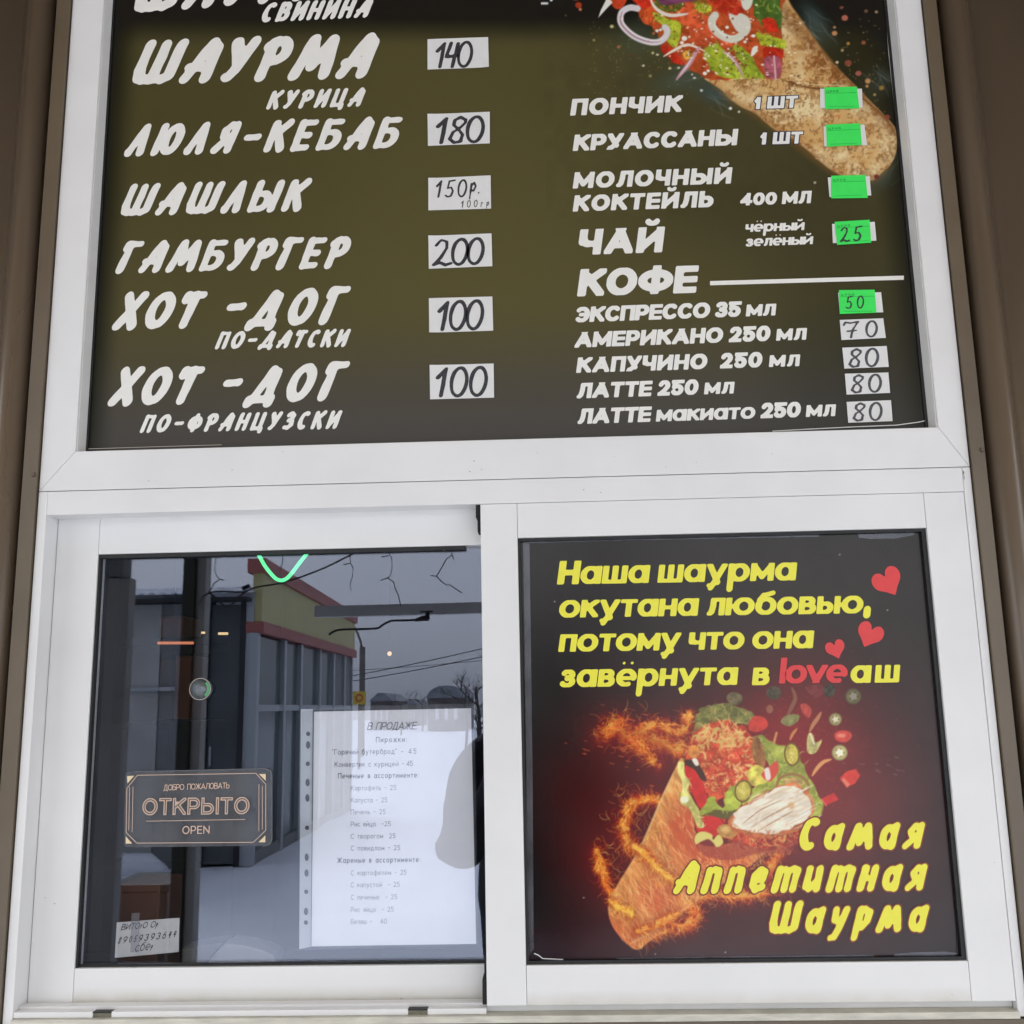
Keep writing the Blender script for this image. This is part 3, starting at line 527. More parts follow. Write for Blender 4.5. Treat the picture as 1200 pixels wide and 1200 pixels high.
    Lr = [(884,862),(900,866),(916,874),(930,878),(940,892),(948,910),(958,928),(963,948),(954,962),(944,950),(925,936),(904,934),(896,914),(902,896),(890,882)]
    c.poly(Lr, rgb(152, 156, 66), soft=.8, tex=.2, tn=8, wob=2.4); c.curls(Lr, 120, 9, [rgb(190, 194, 96), rgb(104, 104, 44), rgb(206, 200, 120), rgb(92, 110, 44)], (.8, 1.8), .65, bend=2)
    M = [(803,888),(806,870),(816,856),(832,848),(850,845),(868,850),(881,864),(887,884),(884,906),(874,922),(852,932),(836,938),(826,926),(820,906),(812,893)]
    c.poly(M, rgb(190, 72, 44), soft=.8, tex=.2, tn=9, wob=2)
    c.curls(M, 360, 10, [rgb(222, 172, 96), rgb(206, 92, 54), rgb(150, 44, 30), rgb(228, 190, 122), rgb(214, 120, 66), rgb(196, 64, 40)], (1, 2.6), .75, bend=2.6)
    c.curls([(815,866),(840,850),(870,858),(884,885),(866,880),(840,872),(822,884)], 90, 12, [rgb(226, 190, 116), rgb(216, 160, 90), rgb(198, 176, 96)], (1.6, 3.2), .85, bend=3)
    c.curls([(846,900),(866,892),(878,904),(862,920)], 14, 14, [rgb(230, 190, 120)], (2, 3), .9, bend=3.2)
    c.curls([(832,898),(856,900),(866,918),(846,928)], 60, 7, [rgb(206, 60, 40), rgb(224, 96, 60), rgb(170, 40, 30)], (1, 2), .8, bend=2)
    c.ell(813, 881, 7, 8, rgb(204, 130, 62), tex=.15)
    c.poly([(880,880),(886,862),(896,880),(896,900),(888,896)], rgb(136, 90, 48), soft=.8, tex=.2)
    c.poly([(803,898),(812,900),(822,914),(828,930),(828,942),(821,948),(813,934),(806,918)], rgb(198, 44, 38), soft=.7, tex=.06)
    c.poly([(804,890),(814,892),(822,900),(828,914),(822,914),(814,902),(805,897)], rgb(70, 44, 30), soft=.6); c.poly([(811,890),(816,889),(819,896),(815,897)], rgb(226, 222, 206), soft=.5)
    c.poly([(876,905),(886,896),(898,902),(902,912),(890,922),(878,918)], rgb(208, 190, 84), soft=.8, tex=.2, wob=1); c.poly([(892,908),(900,900),(910,892),(912,904),(902,916)], rgb(208, 78, 60), soft=.7); c.poly([(896,902),(901,900),(903,912),(898,914)], rgb(228, 214, 204), soft=.6)
    c.poly([(816,954),(834,953),(850,957),(848,968),(838,980),(824,980),(816,972)], rgb(196, 46, 40), soft=.8, tex=.06)
    Lc = [(820,954),(834,933),(842,942),(848,946),(850,930),(862,919),(867,930),(872,944),(886,936),(905,924),(900,916),(880,926),(872,940),(860,950),(840,950)]
    c.poly([(820,955),(840,949),(860,950),(878,944),(868,956),(850,960),(834,956)], rgb(96, 84, 40), soft=.8)
    c.poly(Lc, rgb(160, 168, 62), soft=.7, tex=.16, tn=7, wob=1.5); c.curls(Lc, 40, 8, [rgb(196, 202, 96), rgb(116, 124, 44)], (.8, 1.8), .7)
    Ll = [(796,892),(803,893),(803,906),(809,916),(806,926),(812,938),(820,948),(822,958),(826,968),(819,969),(814,958),(807,946),(797,940),(800,920),(795,904)]
    c.poly(Ll, rgb(206, 196, 112), soft=.7, tex=.16, wob=1.6); c.curls(Ll, 34, 6, [rgb(230, 226, 170), rgb(160, 160, 70)], (.8, 1.8), .7); c.ell(802, 937, 5, 4, rgb(230, 230, 196))
    for x, y, rx, ry, an in ((871, 927, 10.5, 13.5, .15), (928, 884, 9.5, 14, -.1)):
        c.ell(x, y, rx, ry, rgb(112, 84, 38), an); c.ell(x, y, rx-2, ry-2, rgb(186, 170, 70), an, tex=.14); c.ell(x, y, rx*.5, ry*.5, rgb(206, 190, 92), an, a=.8, soft=2)
        for k in range(7): c.ell(x+c.rs.normal(0, 3), y+c.rs.normal(0, 5), 1, 1.4, rgb(226, 206, 120), a=.9)
    c.stroke([(910,922),(914,912),(928,907),(942,912),(948,922),(944,930)], 3.4, rgb(150, 110, 66), 1, .6, False); c.ell(930, 917, 13, 6, rgb(196, 162, 96), .1, tex=.2)
    Rg = [(812,984),(826,978),(848,990),(866,984),(880,992),(905,994),(930,984),(925,1000),(890,1000),(860,1008),(836,1006),(822,1000)]
    c.poly([(840,978),(858,966),(884,974),(915,980),(936,974),(934,990),(900,996),(868,990),(850,984)], rgb(176, 60, 42), soft=1, tex=.2, wob=2)
    c.curls([(846,972),(870,966),(940,976),(930,996),(870,994)], 190, 9, [rgb(226, 166, 92), rgb(206, 80, 50), rgb(150, 46, 32), rgb(214, 180, 96), rgb(90, 34, 30)], (1, 2.4), .75, bend=2.8)
    c.poly(Rg, rgb(142, 54, 46), soft=1.4, a=.6)
    c.poly([(815,990),(817,978),(826,975),(834,978),(836,984),(842,978),(848,986),(840,992),(830,983)], rgb(214, 200, 110), soft=.7, wob=1); c.ell(852, 974, 12, 8, rgb(196, 142, 74), .2, tex=.15); c.ell(850, 972, 6, 3.5, rgb(224, 186, 116), .2, a=.7, soft=2)
    W = [(857,962),(862,954),(876,944),(892,934),(910,926),(930,921),(944,930),(951,942),(948,956),(934,967),(916,974),(894,977),(874,973),(862,969)]
    c.poly([(854,962),(870,944),(908,922),(934,918),(950,932),(954,948),(940,970),(912,980),(884,980),(860,972)], rgb(190, 106, 62), soft=1, tex=.2, wob=1.6)
    c.poly(W, rgb(226, 214, 192), soft=.9, tex=.07, tn=7, wob=2.6)
    for k in range(60):
        x, y = c.rs.uniform(866, 930), c.rs.uniform(932, 972); l = c.rs.uniform(10, 34)
        c.stroke([(x, y), (x+l*.5, y-l*.22), (x+l, y-l*.5)], c.rs.uniform(.6, 1.8), [rgb(206, 176, 140), rgb(240, 236, 222), rgb(214, 192, 160), rgb(244, 240, 230)][k % 4], .6, .6)
    for q in ([(880,970),(902,956),(926,944)], [(888,974),(912,960),(930,950)], [(870,966),(890,950),(915,938)]): c.stroke(q, 1.5, rgb(164, 120, 84), .8)
    for q in ([(862,958),(858,964),(866,970)], [(946,930),(953,940),(950,950)]): c.stroke(q, 3, rgb(206, 150, 100), .7)
    c.curls(W, 60, 9, [rgb(244, 238, 224), rgb(210, 184, 150), rgb(198, 162, 124)], (.8, 2), .5, ang=-.5, bend=.8)
    c.ell(927, 944, 4, 4, rgb(206, 162, 112), a=.8, soft=1.5); c.curls([(858,966),(880,976),(930,972),(948,960),(944,968),(900,982),(866,976)], 46, 6, [rgb(190, 96, 56), rgb(214, 150, 88)], (1, 2), .8)
    # things in the air above the wrap
    def jal(x, y, r, dim):
        c.ell(x, y, r, r, rgb(*[int(v*dim) for v in (132, 128, 82)])); c.ell(x, y, r-1.6, r-1.6, rgb(*[int(v*dim) for v in (172, 158, 104)]), tex=.1); c.ell(x, y, r*.5, r*.5, rgb(*[int(v*dim) for v in (226, 214, 186)]))
        for k in range(5): c.ell(x+r*.5*math.cos(k*1.26), y+r*.5*math.sin(k*1.26), 1, 1, rgb(*[int(v*dim) for v in (120, 110, 60)]))
    jal(1000, 816, 9.5, .62); jal(979, 843, 7.5, .95); jal(984, 882, 9.3, 1.1)
    c.poly([(852,814),(860,811),(870,816),(868,824),(858,826),(852,821)], rgb(104, 92, 64), tex=.2, wob=1); c.ell(907, 812, 9, 8, rgb(80, 70, 54), tex=.2); c.poly([(944,805),(962,803),(965,812),(958,817),(950,814)], rgb(116, 50, 50), tex=.1); c.ell(972, 809, 7, 8, rgb(66, 60, 50), tex=.2)
    c.stroke([(928,806),(932,818),(927,830),(923,838)], 5, rgb(132, 84, 66), 1); c.ell(902, 831, 4, 5, rgb(146, 90, 66)); c.poly([(938,826),(945,825),(951,832),(948,841),(941,836)], rgb(182, 72, 62), tex=.1)
    c.poly([(915,846),(922,838),(936,838),(934,846),(924,851)], rgb(136, 132, 80), tex=.15); c.stroke([(962,835),(958,842),(953,849),(949,857)], 5, rgb(178, 120, 82), 1); c.stroke([(934,854),(929,860),(926,867)], 3.6, rgb(196, 124, 74), 1); c.stroke([(910,859),(907,870)], 3, rgb(196, 130, 80), 1)
    c.poly([(978,860),(986,856),(996,858),(998,864),(990,870),(980,867)], rgb(200, 72, 60), tex=.08); c.ell(986, 862, 5, 2.4, rgb(226, 150, 120), a=.8, soft=1.2)
    c.poly([(948,860),(953,862),(955,870),(962,866),(958,880),(952,884),(946,878)], rgb(176, 166, 104), tex=.2, wob=1.5); c.stroke([(950,860),(954,872)], 2, rgb(226, 222, 190), .9)
    c.stroke([(974,890),(965,893),(957,901),(952,909)], 4.6, rgb(214, 150, 92), 1); c.poly([(984,912),(992,904),(1003,901),(1008,909),(1002,918),(992,923)], rgb(206, 62, 52), sm=False, tex=.06); c.poly([(986,914),(993,923),(996,919),(989,911)], rgb(222, 120, 92), sm=False)
    c.poly([(963,936),(977,929),(983,937),(968,944)], rgb(198, 52, 50), sm=False, tex=.05); c.stroke([(963,937),(968,944)], 1.4, rgb(226, 110, 96), .9, sm=False)
    for x0, y0, k in ((700, 858, 18), (735, 880, 26), (745, 845, 12), (1020, 900, 10)):
        for i in range(k):
            x, y = x0+c.rs.normal(0, 20), y0+c.rs.normal(0, 12); l = c.rs.uniform(1, 6); c.stroke([(x, y), (x+l, y+l*.25)], c.rs.uniform(.6, 1.3), rgb(204, 96, 60) if x < 900 else rgb(120, 96, 90), .7, sm=False)
    for x, y in ((684, 1052), (650, 705), (984, 650), (1040, 715), (768, 1118), (850, 1116)): c.ell(x, y, .8, .8, rgb(170, 168, 166))
    return c
def heart(x, y, s, ang):
    """outline of a printed heart, picture units, tip down before turning"""
    P = [(0, 1), (-.42, .62), (-.86, .22), (-1, -.2), (-.88, -.62), (-.52, -.82), (-.18, -.66), (0, -.36), (.18, -.66), (.52, -.82), (.88, -.62), (1, -.2), (.86, .22), (.42, .62)]
    ca, sa = math.cos(ang), math.sin(ang)
    Q = []
    for i in range(len(P)):
        Q.append(P[i])
    Q = smooth(Q, True, 3); Q[0] = (0, 1.06)
    return [(x+s*(u*ca-v*sa), y+s*(u*sa+v*ca)) for u, v in Q]
# ------------------------------------------------------------------ materials
def node_mat(name): 
    m = bpy.data.materials.new(name); m.use_nodes = True; return m, m.node_tree.nodes, m.node_tree.links, m.node_tree.nodes['Principled BSDF']
def mat(name, col, rough=.5, metal=0.0, spec=.5, grain=0.0, scale=40.0, bump=0.0, bscale=None, coat=0.0, stretch=None, rvar=0.0):
    m, N, L, P = node_mat(name)
    P.inputs['Base Color'].default_value = (*col, 1); P.inputs['Roughness'].default_value = rough; P.inputs['Metallic'].default_value = metal
    P.inputs['Specular IOR Level'].default_value = spec; P.inputs['Coat Weight'].default_value = coat
    if grain or bump or rvar:
        tc = N.new('ShaderNodeNewGeometry'); mp = N.new('ShaderNodeMapping'); L.new(tc.outputs['Position'], mp.inputs[0])
        if stretch: mp.inputs['Scale'].default_value = stretch
        nz = N.new('ShaderNodeTexNoise'); nz.inputs['Scale'].default_value = scale; nz.inputs['Detail'].default_value = 6; L.new(mp.outputs[0], nz.inputs[0])
        if grain:
            mx = N.new('ShaderNodeMix'); mx.data_type = 'RGBA'; mx.inputs[6].default_value = (*[c*(1-grain) for c in col], 1); mx.inputs[7].default_value = (*[min(1, c*(1+grain)) for c in col], 1)
            cr = N.new('ShaderNodeMapRange'); cr.inputs[1].default_value = .3; cr.inputs[2].default_value = .7; L.new(nz.outputs[0], cr.inputs[0]); L.new(cr.outputs[0], mx.inputs[0]); L.new(mx.outputs[2], P.inputs['Base Color'])
        if rvar:
            rr = N.new('ShaderNodeMapRange'); rr.inputs[1].default_value = .3; rr.inputs[2].default_value = .7; rr.inputs[3].default_value = rough-rvar; rr.inputs[4].default_value = rough+rvar; L.new(nz.outputs[0], rr.inputs[0]); L.new(rr.outputs[0], P.inputs['Roughness'])
        if bump:
            nb = N.new('ShaderNodeTexNoise'); nb.inputs['Scale'].default_value = bscale or scale*3; nb.inputs['Detail'].default_value = 3; L.new(mp.outputs[0], nb.inputs[0])
            bp = N.new('ShaderNodeBump'); bp.inputs['Strength'].default_value = bump; bp.inputs['Distance'].default_value = .002; L.new(nb.outputs[0], bp.inputs['Height']); L.new(bp.outputs[0], P.inputs['Normal'])
    return m
def lin(c): return tuple((v/12.92 if v <= .04045 else ((v+.055)/1.055)**2.4) for v in c)
WHITE = .70   # picture brightness (linear) of a white surface of reflectance .8 on this front
def shade(r, g, b, gloss=.0):
    """reflectance of a print whose shade in the picture is r,g,b"""
    return tuple(max(.004, v/(WHITE/.8)-gloss) for v in lin(rgb(r, g, b)))
def emis(name, col, s):
    m, N, L, P = node_mat(name); P.inputs['Base Color'].default_value = (*[c*.5 for c in col], 1); P.inputs['Emission Color'].default_value = (*col, 1); P.inputs['Emission Strength'].default_value = s; return m
def glass_mat(name, refl, tint, rough=0.0, film=0.0, filmcol=(.5, .5, .5)):
    """a pane: part mirror, part clear, with a little dust"""
    m, N, L, P = node_mat(name); N.remove(P)
    tr = N.new('ShaderNodeBsdfTransparent'); tr.inputs[0].default_value = (*tint, 1)
    gl = N.new('ShaderNodeBsdfGlossy'); gl.inputs['Roughness'].default_value = rough; gl.inputs[0].default_value = (.68, .75, .94, 1)
    mx = N.new('ShaderNodeMixShader'); mx.inputs[0].default_value = refl
    fr = N.new('ShaderNodeLayerWeight'); fr.inputs[0].default_value = .25
    mr = N.new('ShaderNodeMapRange'); mr.inputs[3].default_value = refl; mr.inputs[4].default_value = min(1, refl*2.2); L.new(fr.outputs['Fresnel'], mr.inputs[0]); L.new(mr.outputs[0], mx.inputs[0])
    L.new(tr.outputs[0], mx.inputs[1]); L.new(gl.outputs[0], mx.inputs[2]); out = mx
    if film:
        df = N.new('ShaderNodeBsdfDiffuse'); df.inputs[0].default_value = (*filmcol, 1); m2 = N.new('ShaderNodeMixShader')
        tc = N.new('ShaderNodeNewGeometry'); nz = N.new('ShaderNodeTexNoise'); nz.inputs['Scale'].default_value = 30; nz.inputs['Detail'].default_value = 6; L.new(tc.outputs['Position'], nz.inputs[0])
        mr = N.new('ShaderNodeMapRange'); mr.inputs[1].default_value = .3; mr.inputs[2].default_value = .75; mr.inputs[3].default_value = film*.6; mr.inputs[4].default_value = film*1.4; L.new(nz.outputs[0], mr.inputs[0]); L.new(mr.outputs[0], m2.inputs[0])
        L.new(mx.outputs[0], m2.inputs[1]); L.new(df.outputs[0], m2.inputs[2]); out = m2
    L.new(out.outputs[0], N['Material Output'].inputs[0]); return m
def print_mat(name, rough, spec):
    m, N, L, P = node_mat(name); a = N.new('ShaderNodeAttribute'); a.attribute_name = 'ink'; L.new(a.outputs['Color'], P.inputs['Base Color'])
    P.inputs['Roughness'].default_value = rough; P.inputs['Specular IOR Level'].default_value = spec
    tc = N.new('ShaderNodeNewGeometry'); nz = N.new('ShaderNodeTexNoise'); nz.inputs['Scale'].default_value = 9; nz.inputs['Detail'].default_value = 5; L.new(tc.outputs['Position'], nz.inputs[0])
    rr = N.new('ShaderNodeMapRange'); rr.inputs[1].default_value = .35; rr.inputs[2].default_value = .7; rr.inputs[3].default_value = rough-.02; rr.inputs[4].default_value = rough+.03; L.new(nz.outputs[0], rr.inputs[0]); L.new(rr.outputs[0], P.inputs['Roughness'])
    nb = N.new('ShaderNodeTexNoise'); nb.inputs['Scale'].default_value = 900; L.new(tc.outputs['Position'], nb.inputs[0])
    bp = N.new('ShaderNodeBump'); bp.inputs['Strength'].default_value = .12; bp.inputs['Distance'].default_value = .0004; L.new(nb.outputs[0], bp.inputs['Height']); L.new(bp.outputs[0], P.inputs['Normal'])
    return m
M = dict(
 pvc=mat('white_plastic', (.80, .80, .80), .38, grain=.05, scale=6, rvar=.10, bump=.02, bscale=300),
 bead=mat('glazing_bead_plastic', (.70, .70, .69), .4, grain=.04, scale=20),
 slot=mat('dull_olive_slot', (.20, .19, .14), .7, grain=.3, scale=200), groove=mat('groove_shade_brown', (.05, .036, .025), .45),
 pad=mat('bounce_cut_grey', (.34, .35, .37), .85, grain=.3, scale=2, bump=.6, bscale=8),  # grey of the added ground patch that damps bounce
 cream=mat('cream_sill_plastic', (.60, .58, .50), .5, grain=.16, scale=30, stretch=(1, 1, 6)),
 rubber=mat('black_rubber', (.012, .013, .014), .55, grain=.3, scale=60),
 brush=mat('black_brush_seal', (.010, .010, .011), .8),
 brown=mat('brown_painted_steel', (.130, .096, .066), .24, spec=.6, grain=.10, scale=5, rvar=.07, bump=.05, bscale=14, stretch=(1, 1, .3)),
 trim=mat('brown_trim_steel', (.128, .096, .062), .34, spec=.6, grain=.12, scale=8, rvar=.06),
 screw=mat('screw_steel', (.12, .09, .07), .5, metal=.3),
 ink_w=mat('white_vinyl', shade(228, 227, 222), .42, grain=.02, scale=50),
 ink_y=mat('yellow_print', shade(226, 220, 62), .3, grain=.03, scale=60),
 ink_r=mat('red_print', shade(210, 54, 56), .3, grain=.05, scale=60),
 ink_rd=mat('dark_red_print', shade(120, 40, 22), .3),
 ink_ro=mat('orange_outline_print', shade(186, 92, 34), .3),
 ink_n=mat('navy_outline_print', shade(40, 40, 62), .4),
 paper=mat('white_card', (.79, .79, .78), .6, grain=.02, scale=90),
 green=mat('green_sticker_paper', (.045, .86, .12), .5, grain=.03, scale=70),
 green_l=mat('green_ruled_line', (.018, .36, .06), .5),
 marker=mat('marker_ink', (.035, .036, .045), .5, grain=.5, scale=400),
 marker_f=mat('faded_marker_ink', (.075, .075, .085), .5, grain=.4, scale=400),
 print_s=print_mat('glossy_print', .20, .45), print_b=print_mat('satin_print', .30, .4),
 pane=glass_mat('window_glass', .108, (.99, .99, .99)),
 pane_far=mat('pavilion_glass', (.085, .105, .105), .12, spec=.6),
 film=glass_mat('clear_plastic_sleeve', .04, (.985, .985, .99), .08, .07, (.8, .83, .88)),
 plaque=glass_mat('smoky_plaque', .02, (.94, .94, .95), .05, .30, (.22, .23, .25)),
 tape=glass_mat('clear_tape', .05, (.85, .85, .87), .2, .16, (.55, .56, .6)),
 plaque_gap=mat('smoky_gap', (.06, .065, .07), .4),
 copper=mat('copper_print', (.66, .47, .37), .45), gold=mat('gold_print', (.82, .66, .42), .4),
 sheet=mat('printer_paper', (.93, .94, .96), .7, grain=.01, scale=60),
 toner=mat('grey_toner', (.20, .21, .23), .7), toner_b=mat('bold_grey_toner', (.09, .10, .12), .7), toner_l=mat('pale_grey_toner', (.34, .35, .38), .7),
 hole=mat('punched_hole', (.02, .025, .03), .8),
 snow=mat('snow', (.56, .58, .62), .8, grain=.08, scale=1.2, bump=.6, bscale=3),
 grey_wall=mat('grey_painted_wall', (.34, .34, .32), .6, grain=.12, scale=3), grey_dark=mat('dark_grey_wall', (.16, .165, .165), .6, grain=.15, scale=3), door=mat('dark_steel_door', (.055, .062, .066), .5, grain=.2, scale=2),
 roof=mat('snowy_corrugated_roof', (.74, .76, .80), .7, grain=.15, scale=8), fascia_y=mat('yellow_fascia', (.42, .37, .16), .5, grain=.08, scale=3), fascia_r=mat('red_fascia', (.30, .085, .07), .5, grain=.08, scale=3),
 wing=mat('light_grey_steel', (.34, .33, .30), .6, grain=.12, scale=4), rail=mat('white_rail', (.75, .76, .76), .5),
 alu=mat('grey_aluminium', (.34, .36, .37), .45, metal=.2), post=mat('grey_brown_steel', (.12, .11, .095), .5, grain=.15, scale=4), post_shade=mat('shaded_post_olive', (.035, .033, .018), .6),
 wood=mat('brown_canopy_boards', (.42, .30, .17), .5, grain=.25, scale=3, stretch=(.3, 6, 1)),
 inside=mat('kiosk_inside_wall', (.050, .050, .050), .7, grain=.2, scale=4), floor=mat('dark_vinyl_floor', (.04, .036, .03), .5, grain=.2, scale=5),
 steel=mat('brushed_steel', (.42, .42, .42), .35, metal=.8, grain=.1, scale=20), bin=mat('dark_olive_bin', (.05, .045, .03), .6, grain=.2, scale=5), orange=mat('orange_carton', (.85, .25, .08), .6, grain=.2, scale=6), cartb=mat('brown_carton', (.30, .12, .07), .7, grain=.2, scale=6),
 cable=mat('black_cable', (.012, .013, .016), .6), jacket=mat('dark_winter_jacket', (.022, .024, .030), .8, grain=.3, scale=14, bump=.4, bscale=40), trousers=mat('black_trousers', (.018, .018, .02), .85), skin=mat('skin', (.50, .30, .22), .5), hair=mat('dark_hair', (.03, .02, .015), .7), phone=mat('phone_case', (.02, .02, .022), .3),
 bark=mat('dark_bark', (.05, .045, .04), .9), house=mat('weathered_house_wall', (.16, .14, .13), .8, grain=.2, scale=2), house_roof=mat('grey_house_roof', (.22, .23, .25), .8, grain=.2, scale=2), sign_y=mat('yellow_sign', (.55, .42, .05), .5), sign_r=mat('red_sign', (.45, .04, .03), .5), sign_w=mat('white_sign', (.7, .7, .7), .5),
 cloth=mat('grey_cloth', (.24, .25, .25), .9, grain=.2, scale=12), cloth_d=mat('dark_olive_cloth', (.07, .07, .055), .9, grain=.2, scale=12),
 stain=mat('dark_crack', (.10, .10, .10), .8), speck=mat('grime_speck', (.38, .36, .32), .8), edge=mat('clear_film_edge', (.62, .56, .50), .35), edge_w=mat('white_film_edge', (.80, .80, .78), .35),
 cup=glass_mat('clear_rubber_cup', .10, (.7, .74, .72), .1, .22, (.5, .56, .54)), cup_g=mat('green_mark', (.08, .35, .14), .4),
 neon=emis('green_led_tube', (.10, 1.0, .36), .44), warm=emis('warm_tube', (1.0, .72, .36), .36), red_l=emis('orange_tube', (1.0, .34, .18), .24), bulb=emis('bulb', (1.0, .60, .34), .42),
)
def dirty_plastic():
    m = mat('white_plastic_low', (.80, .80, .80), .38, grain=.035, scale=7, rvar=.08); N, L = m.node_tree.nodes, m.node_tree.links; P = N['Principled BSDF']
    src = P.inputs['Base Color'].links[0].from_socket; g = N.new('ShaderNodeNewGeometry'); s = N.new('ShaderNodeSeparateXYZ'); L.new(g.outputs['Position'], s.inputs[0])
    r = N.new('ShaderNodeMapRange'); r.inputs[1].default_value = EYE-.372; r.inputs[2].default_value = EYE-.352; r.inputs[3].default_value = 1; r.inputs[4].default_value = 0; L.new(s.outputs['Z'], r.inputs[0])
    n = N.new('ShaderNodeTexNoise'); n.inputs['Scale'].default_value = 28; n.inputs['Detail'].default_value = 6; L.new(g.outputs['Position'], n.inputs[0])
    k = N.new('ShaderNodeMath'); k.operation = 'MULTIPLY'; L.new(r.outputs[0], k.inputs[0]); L.new(n.outputs[0], k.inputs[1])
    x = N.new('ShaderNodeMix'); x.data_type = 'RGBA'; x.inputs[7].default_value = (.52, .49, .38, 1); L.new(k.outputs[0], x.inputs[0]); L.new(src, x.inputs[6]); L.new(x.outputs[2], P.inputs['Base Color']); return m
M['pvc_low'] = dirty_plastic()
# ------------------------------------------------------------------ building blocks
def obj(name, bm, m, parent=None, smooth_faces=False):
    me = bpy.data.meshes.new(name)
    if isinstance(bm, tuple): me.from_pydata(*bm)
    else: bm.to_mesh(me); bm.free()
    if isinstance(m, (list, tuple)):
        for k in m: me.materials.append(k)
    else: me.materials.append(m)
    if smooth_faces:
        for p in me.polygons: p.use_smooth = True
    o = bpy.data.objects.new(name, me); COL.objects.link(o)
    if parent is not None: o.parent = parent; o.matrix_parent_inverse = parent.matrix_world.inverted() if False else Matrix.Translation(-Vector(parent.location)) if parent.parent is None else Matrix.Identity(4)
    return o
def tag(o, label, cat, group=None, kind=None):
    if label: o['label'] = label
    if cat: o['category'] = cat
    if group: o['group'] = group
    if kind: o['kind'] = kind
    return o
def thing(name, label, cat, loc=(0, 0, 0), group=None):
    o = bpy.data.objects.new(name, None); COL.objects.link(o); o.location = loc; o.empty_display_size = .05
    return tag(o, label, cat, group)
def part(name, bm, m, parent, root=None, sm=False, label=None):
    """a part (or a sub-part) modelled in world coordinates"""
    r = Vector((root or parent).location); me = bpy.data.meshes.new(name)
    if isinstance(bm, tuple): me.from_pydata(*bm)
    else: bm.to_mesh(me); bm.free()
    me.transform(Matrix.Translation(-r))
    for k in (m if isinstance(m, (list, tuple)) else [m]): me.materials.append(k)
    if sm:
        for p in me.polygons: p.use_smooth = True
    o = bpy.data.objects.new(name, me); COL.objects.link(o); o.parent = parent
    if label: o['label'] = label
    return o
def box(bm, x0, x1, y0, y1, z0, z1, bev=0.0, segs=2, mi=0):
    vs = [bm.verts.new((x, y, z)) for x in (x0, x1) for y in (y0, y1) for z in (z0, z1)]
    fs = [bm.faces.new([vs[i] for i in f]) for f in ((0,1,3,2),(4,6,7,5),(0,4,5,1),(2,3,7,6),(0,2,6,4),(1,5,7,3))]
    for f in fs: f.material_index = mi
    if bev:
        es = list({e for f in fs for e in f.edges}); bmesh.ops.bevel(bm, geom=es, offset=bev, segments=segs, affect='EDGES', profile=.6)
    return bm
def B(*a, bev=0.0, **k): return box(bmesh.new(), *a, bev=bev, **k)
def prism(bm, poly, y0, y1, bev=0.0, mi=0):
    """polygon in x,z pushed from y0 (front) back to y1"""
    a = [bm.verts.new((p[0], y0, p[1])) for p in poly]; b = [bm.verts.new((p[0], y1, p[1])) for p in poly]; n = len(poly)
    fs = [bm.faces.new(a), bm.faces.new(b[::-1])]+[bm.faces.new((a[i], b[i], b[(i+1) % n], a[(i+1) % n])) for i in range(n)]
    for f in fs: f.material_index = mi
    bmesh.ops.recalc_face_normals(bm, faces=fs)
    if bev: bmesh.ops.bevel(bm, geom=list(fs[0].edges), offset=bev, segments=2, affect='EDGES', profile=.6)
    return bm
def tube(bm, pts, r, n=8, cap=True, mi=0):
    rings = []; P = [Vector(p) for p in pts]
    for i, p in enumerate(P):
        d = (P[min(i+1, len(P)-1)]-P[max(i-1, 0)]).normalized(); u = d.cross(Vector((0, 0, 1)))
        if u.length < .05: u = d.cross(Vector((0, 1, 0)))
        u.normalize(); v = d.cross(u); rr = r[i] if isinstance(r, (list, tuple)) else r
        rings.append([bm.verts.new(p+rr*(math.cos(2*PI*k/n)*u+math.sin(2*PI*k/n)*v)) for k in range(n)])
    for a, b in zip(rings[:-1], rings[1:]):
        for k in range(n): bm.faces.new((a[k], a[(k+1) % n], b[(k+1) % n], b[k])).material_index = mi
    if cap:
        bm.faces.new(rings[0][::-1]).material_index = mi; bm.faces.new(rings[-1]).material_index = mi
    bmesh.ops.recalc_face_normals(bm, faces=bm.faces[:])
    return bm
def flat(polys, y):
    """flat print: polygons in x,z at depth y"""
    vs, fs = [], []
    for p in polys:
        k = len(vs); vs += [(a, y, b) for a, b in p]; fs.append(tuple(range(k, k+len(p))))
    return (vs, [], fs)
def curled_card(q, y, th, lift, corner):
    """a card whose one corner stands off the board"""
    P = [at(a, b, y) for a, b in q]; bm = bmesh.new(); nu, nv = 8, 6; G = []
    cu, cv = ((0, 0), (1, 0), (1, 1), (0, 1))[corner]
    for f in (1, 0):
        G.append([[None]*(nu+1) for _ in range(nv+1)])
        for j in range(nv+1):
            for i in range(nu+1):
                u, v = i/nu, j/nv; p = (P[0]*(1-u)+P[1]*u)*(1-v)+(P[3]*(1-u)+P[2]*u)*v
                k = max(0, 1-math.hypot(u-cu, (v-cv)*.7)*4.2)**2; G[-1][j][i] = bm.verts.new((p.x, y-f*th-lift*k, p.z))
    F, K2 = G
    for j in range(nv):
        for i in range(nu): bm.faces.new((F[j][i], F[j+1][i], F[j+1][i+1], F[j][i+1])); bm.faces.new((K2[j][i], K2[j][i+1], K2[j+1][i+1], K2[j+1][i]))
    for i in range(nu): bm.faces.new((F[0][i], F[0][i+1], K2[0][i+1], K2[0][i])); bm.faces.new((F[nv][i+1], F[nv][i], K2[nv][i], K2[nv][i+1]))
    for j in range(nv): bm.faces.new((F[j+1][0], F[j][0], K2[j][0], K2[j+1][0])); bm.faces.new((F[j][nu], F[j+1][nu], K2[j+1][nu], K2[j][nu]))
    return bm
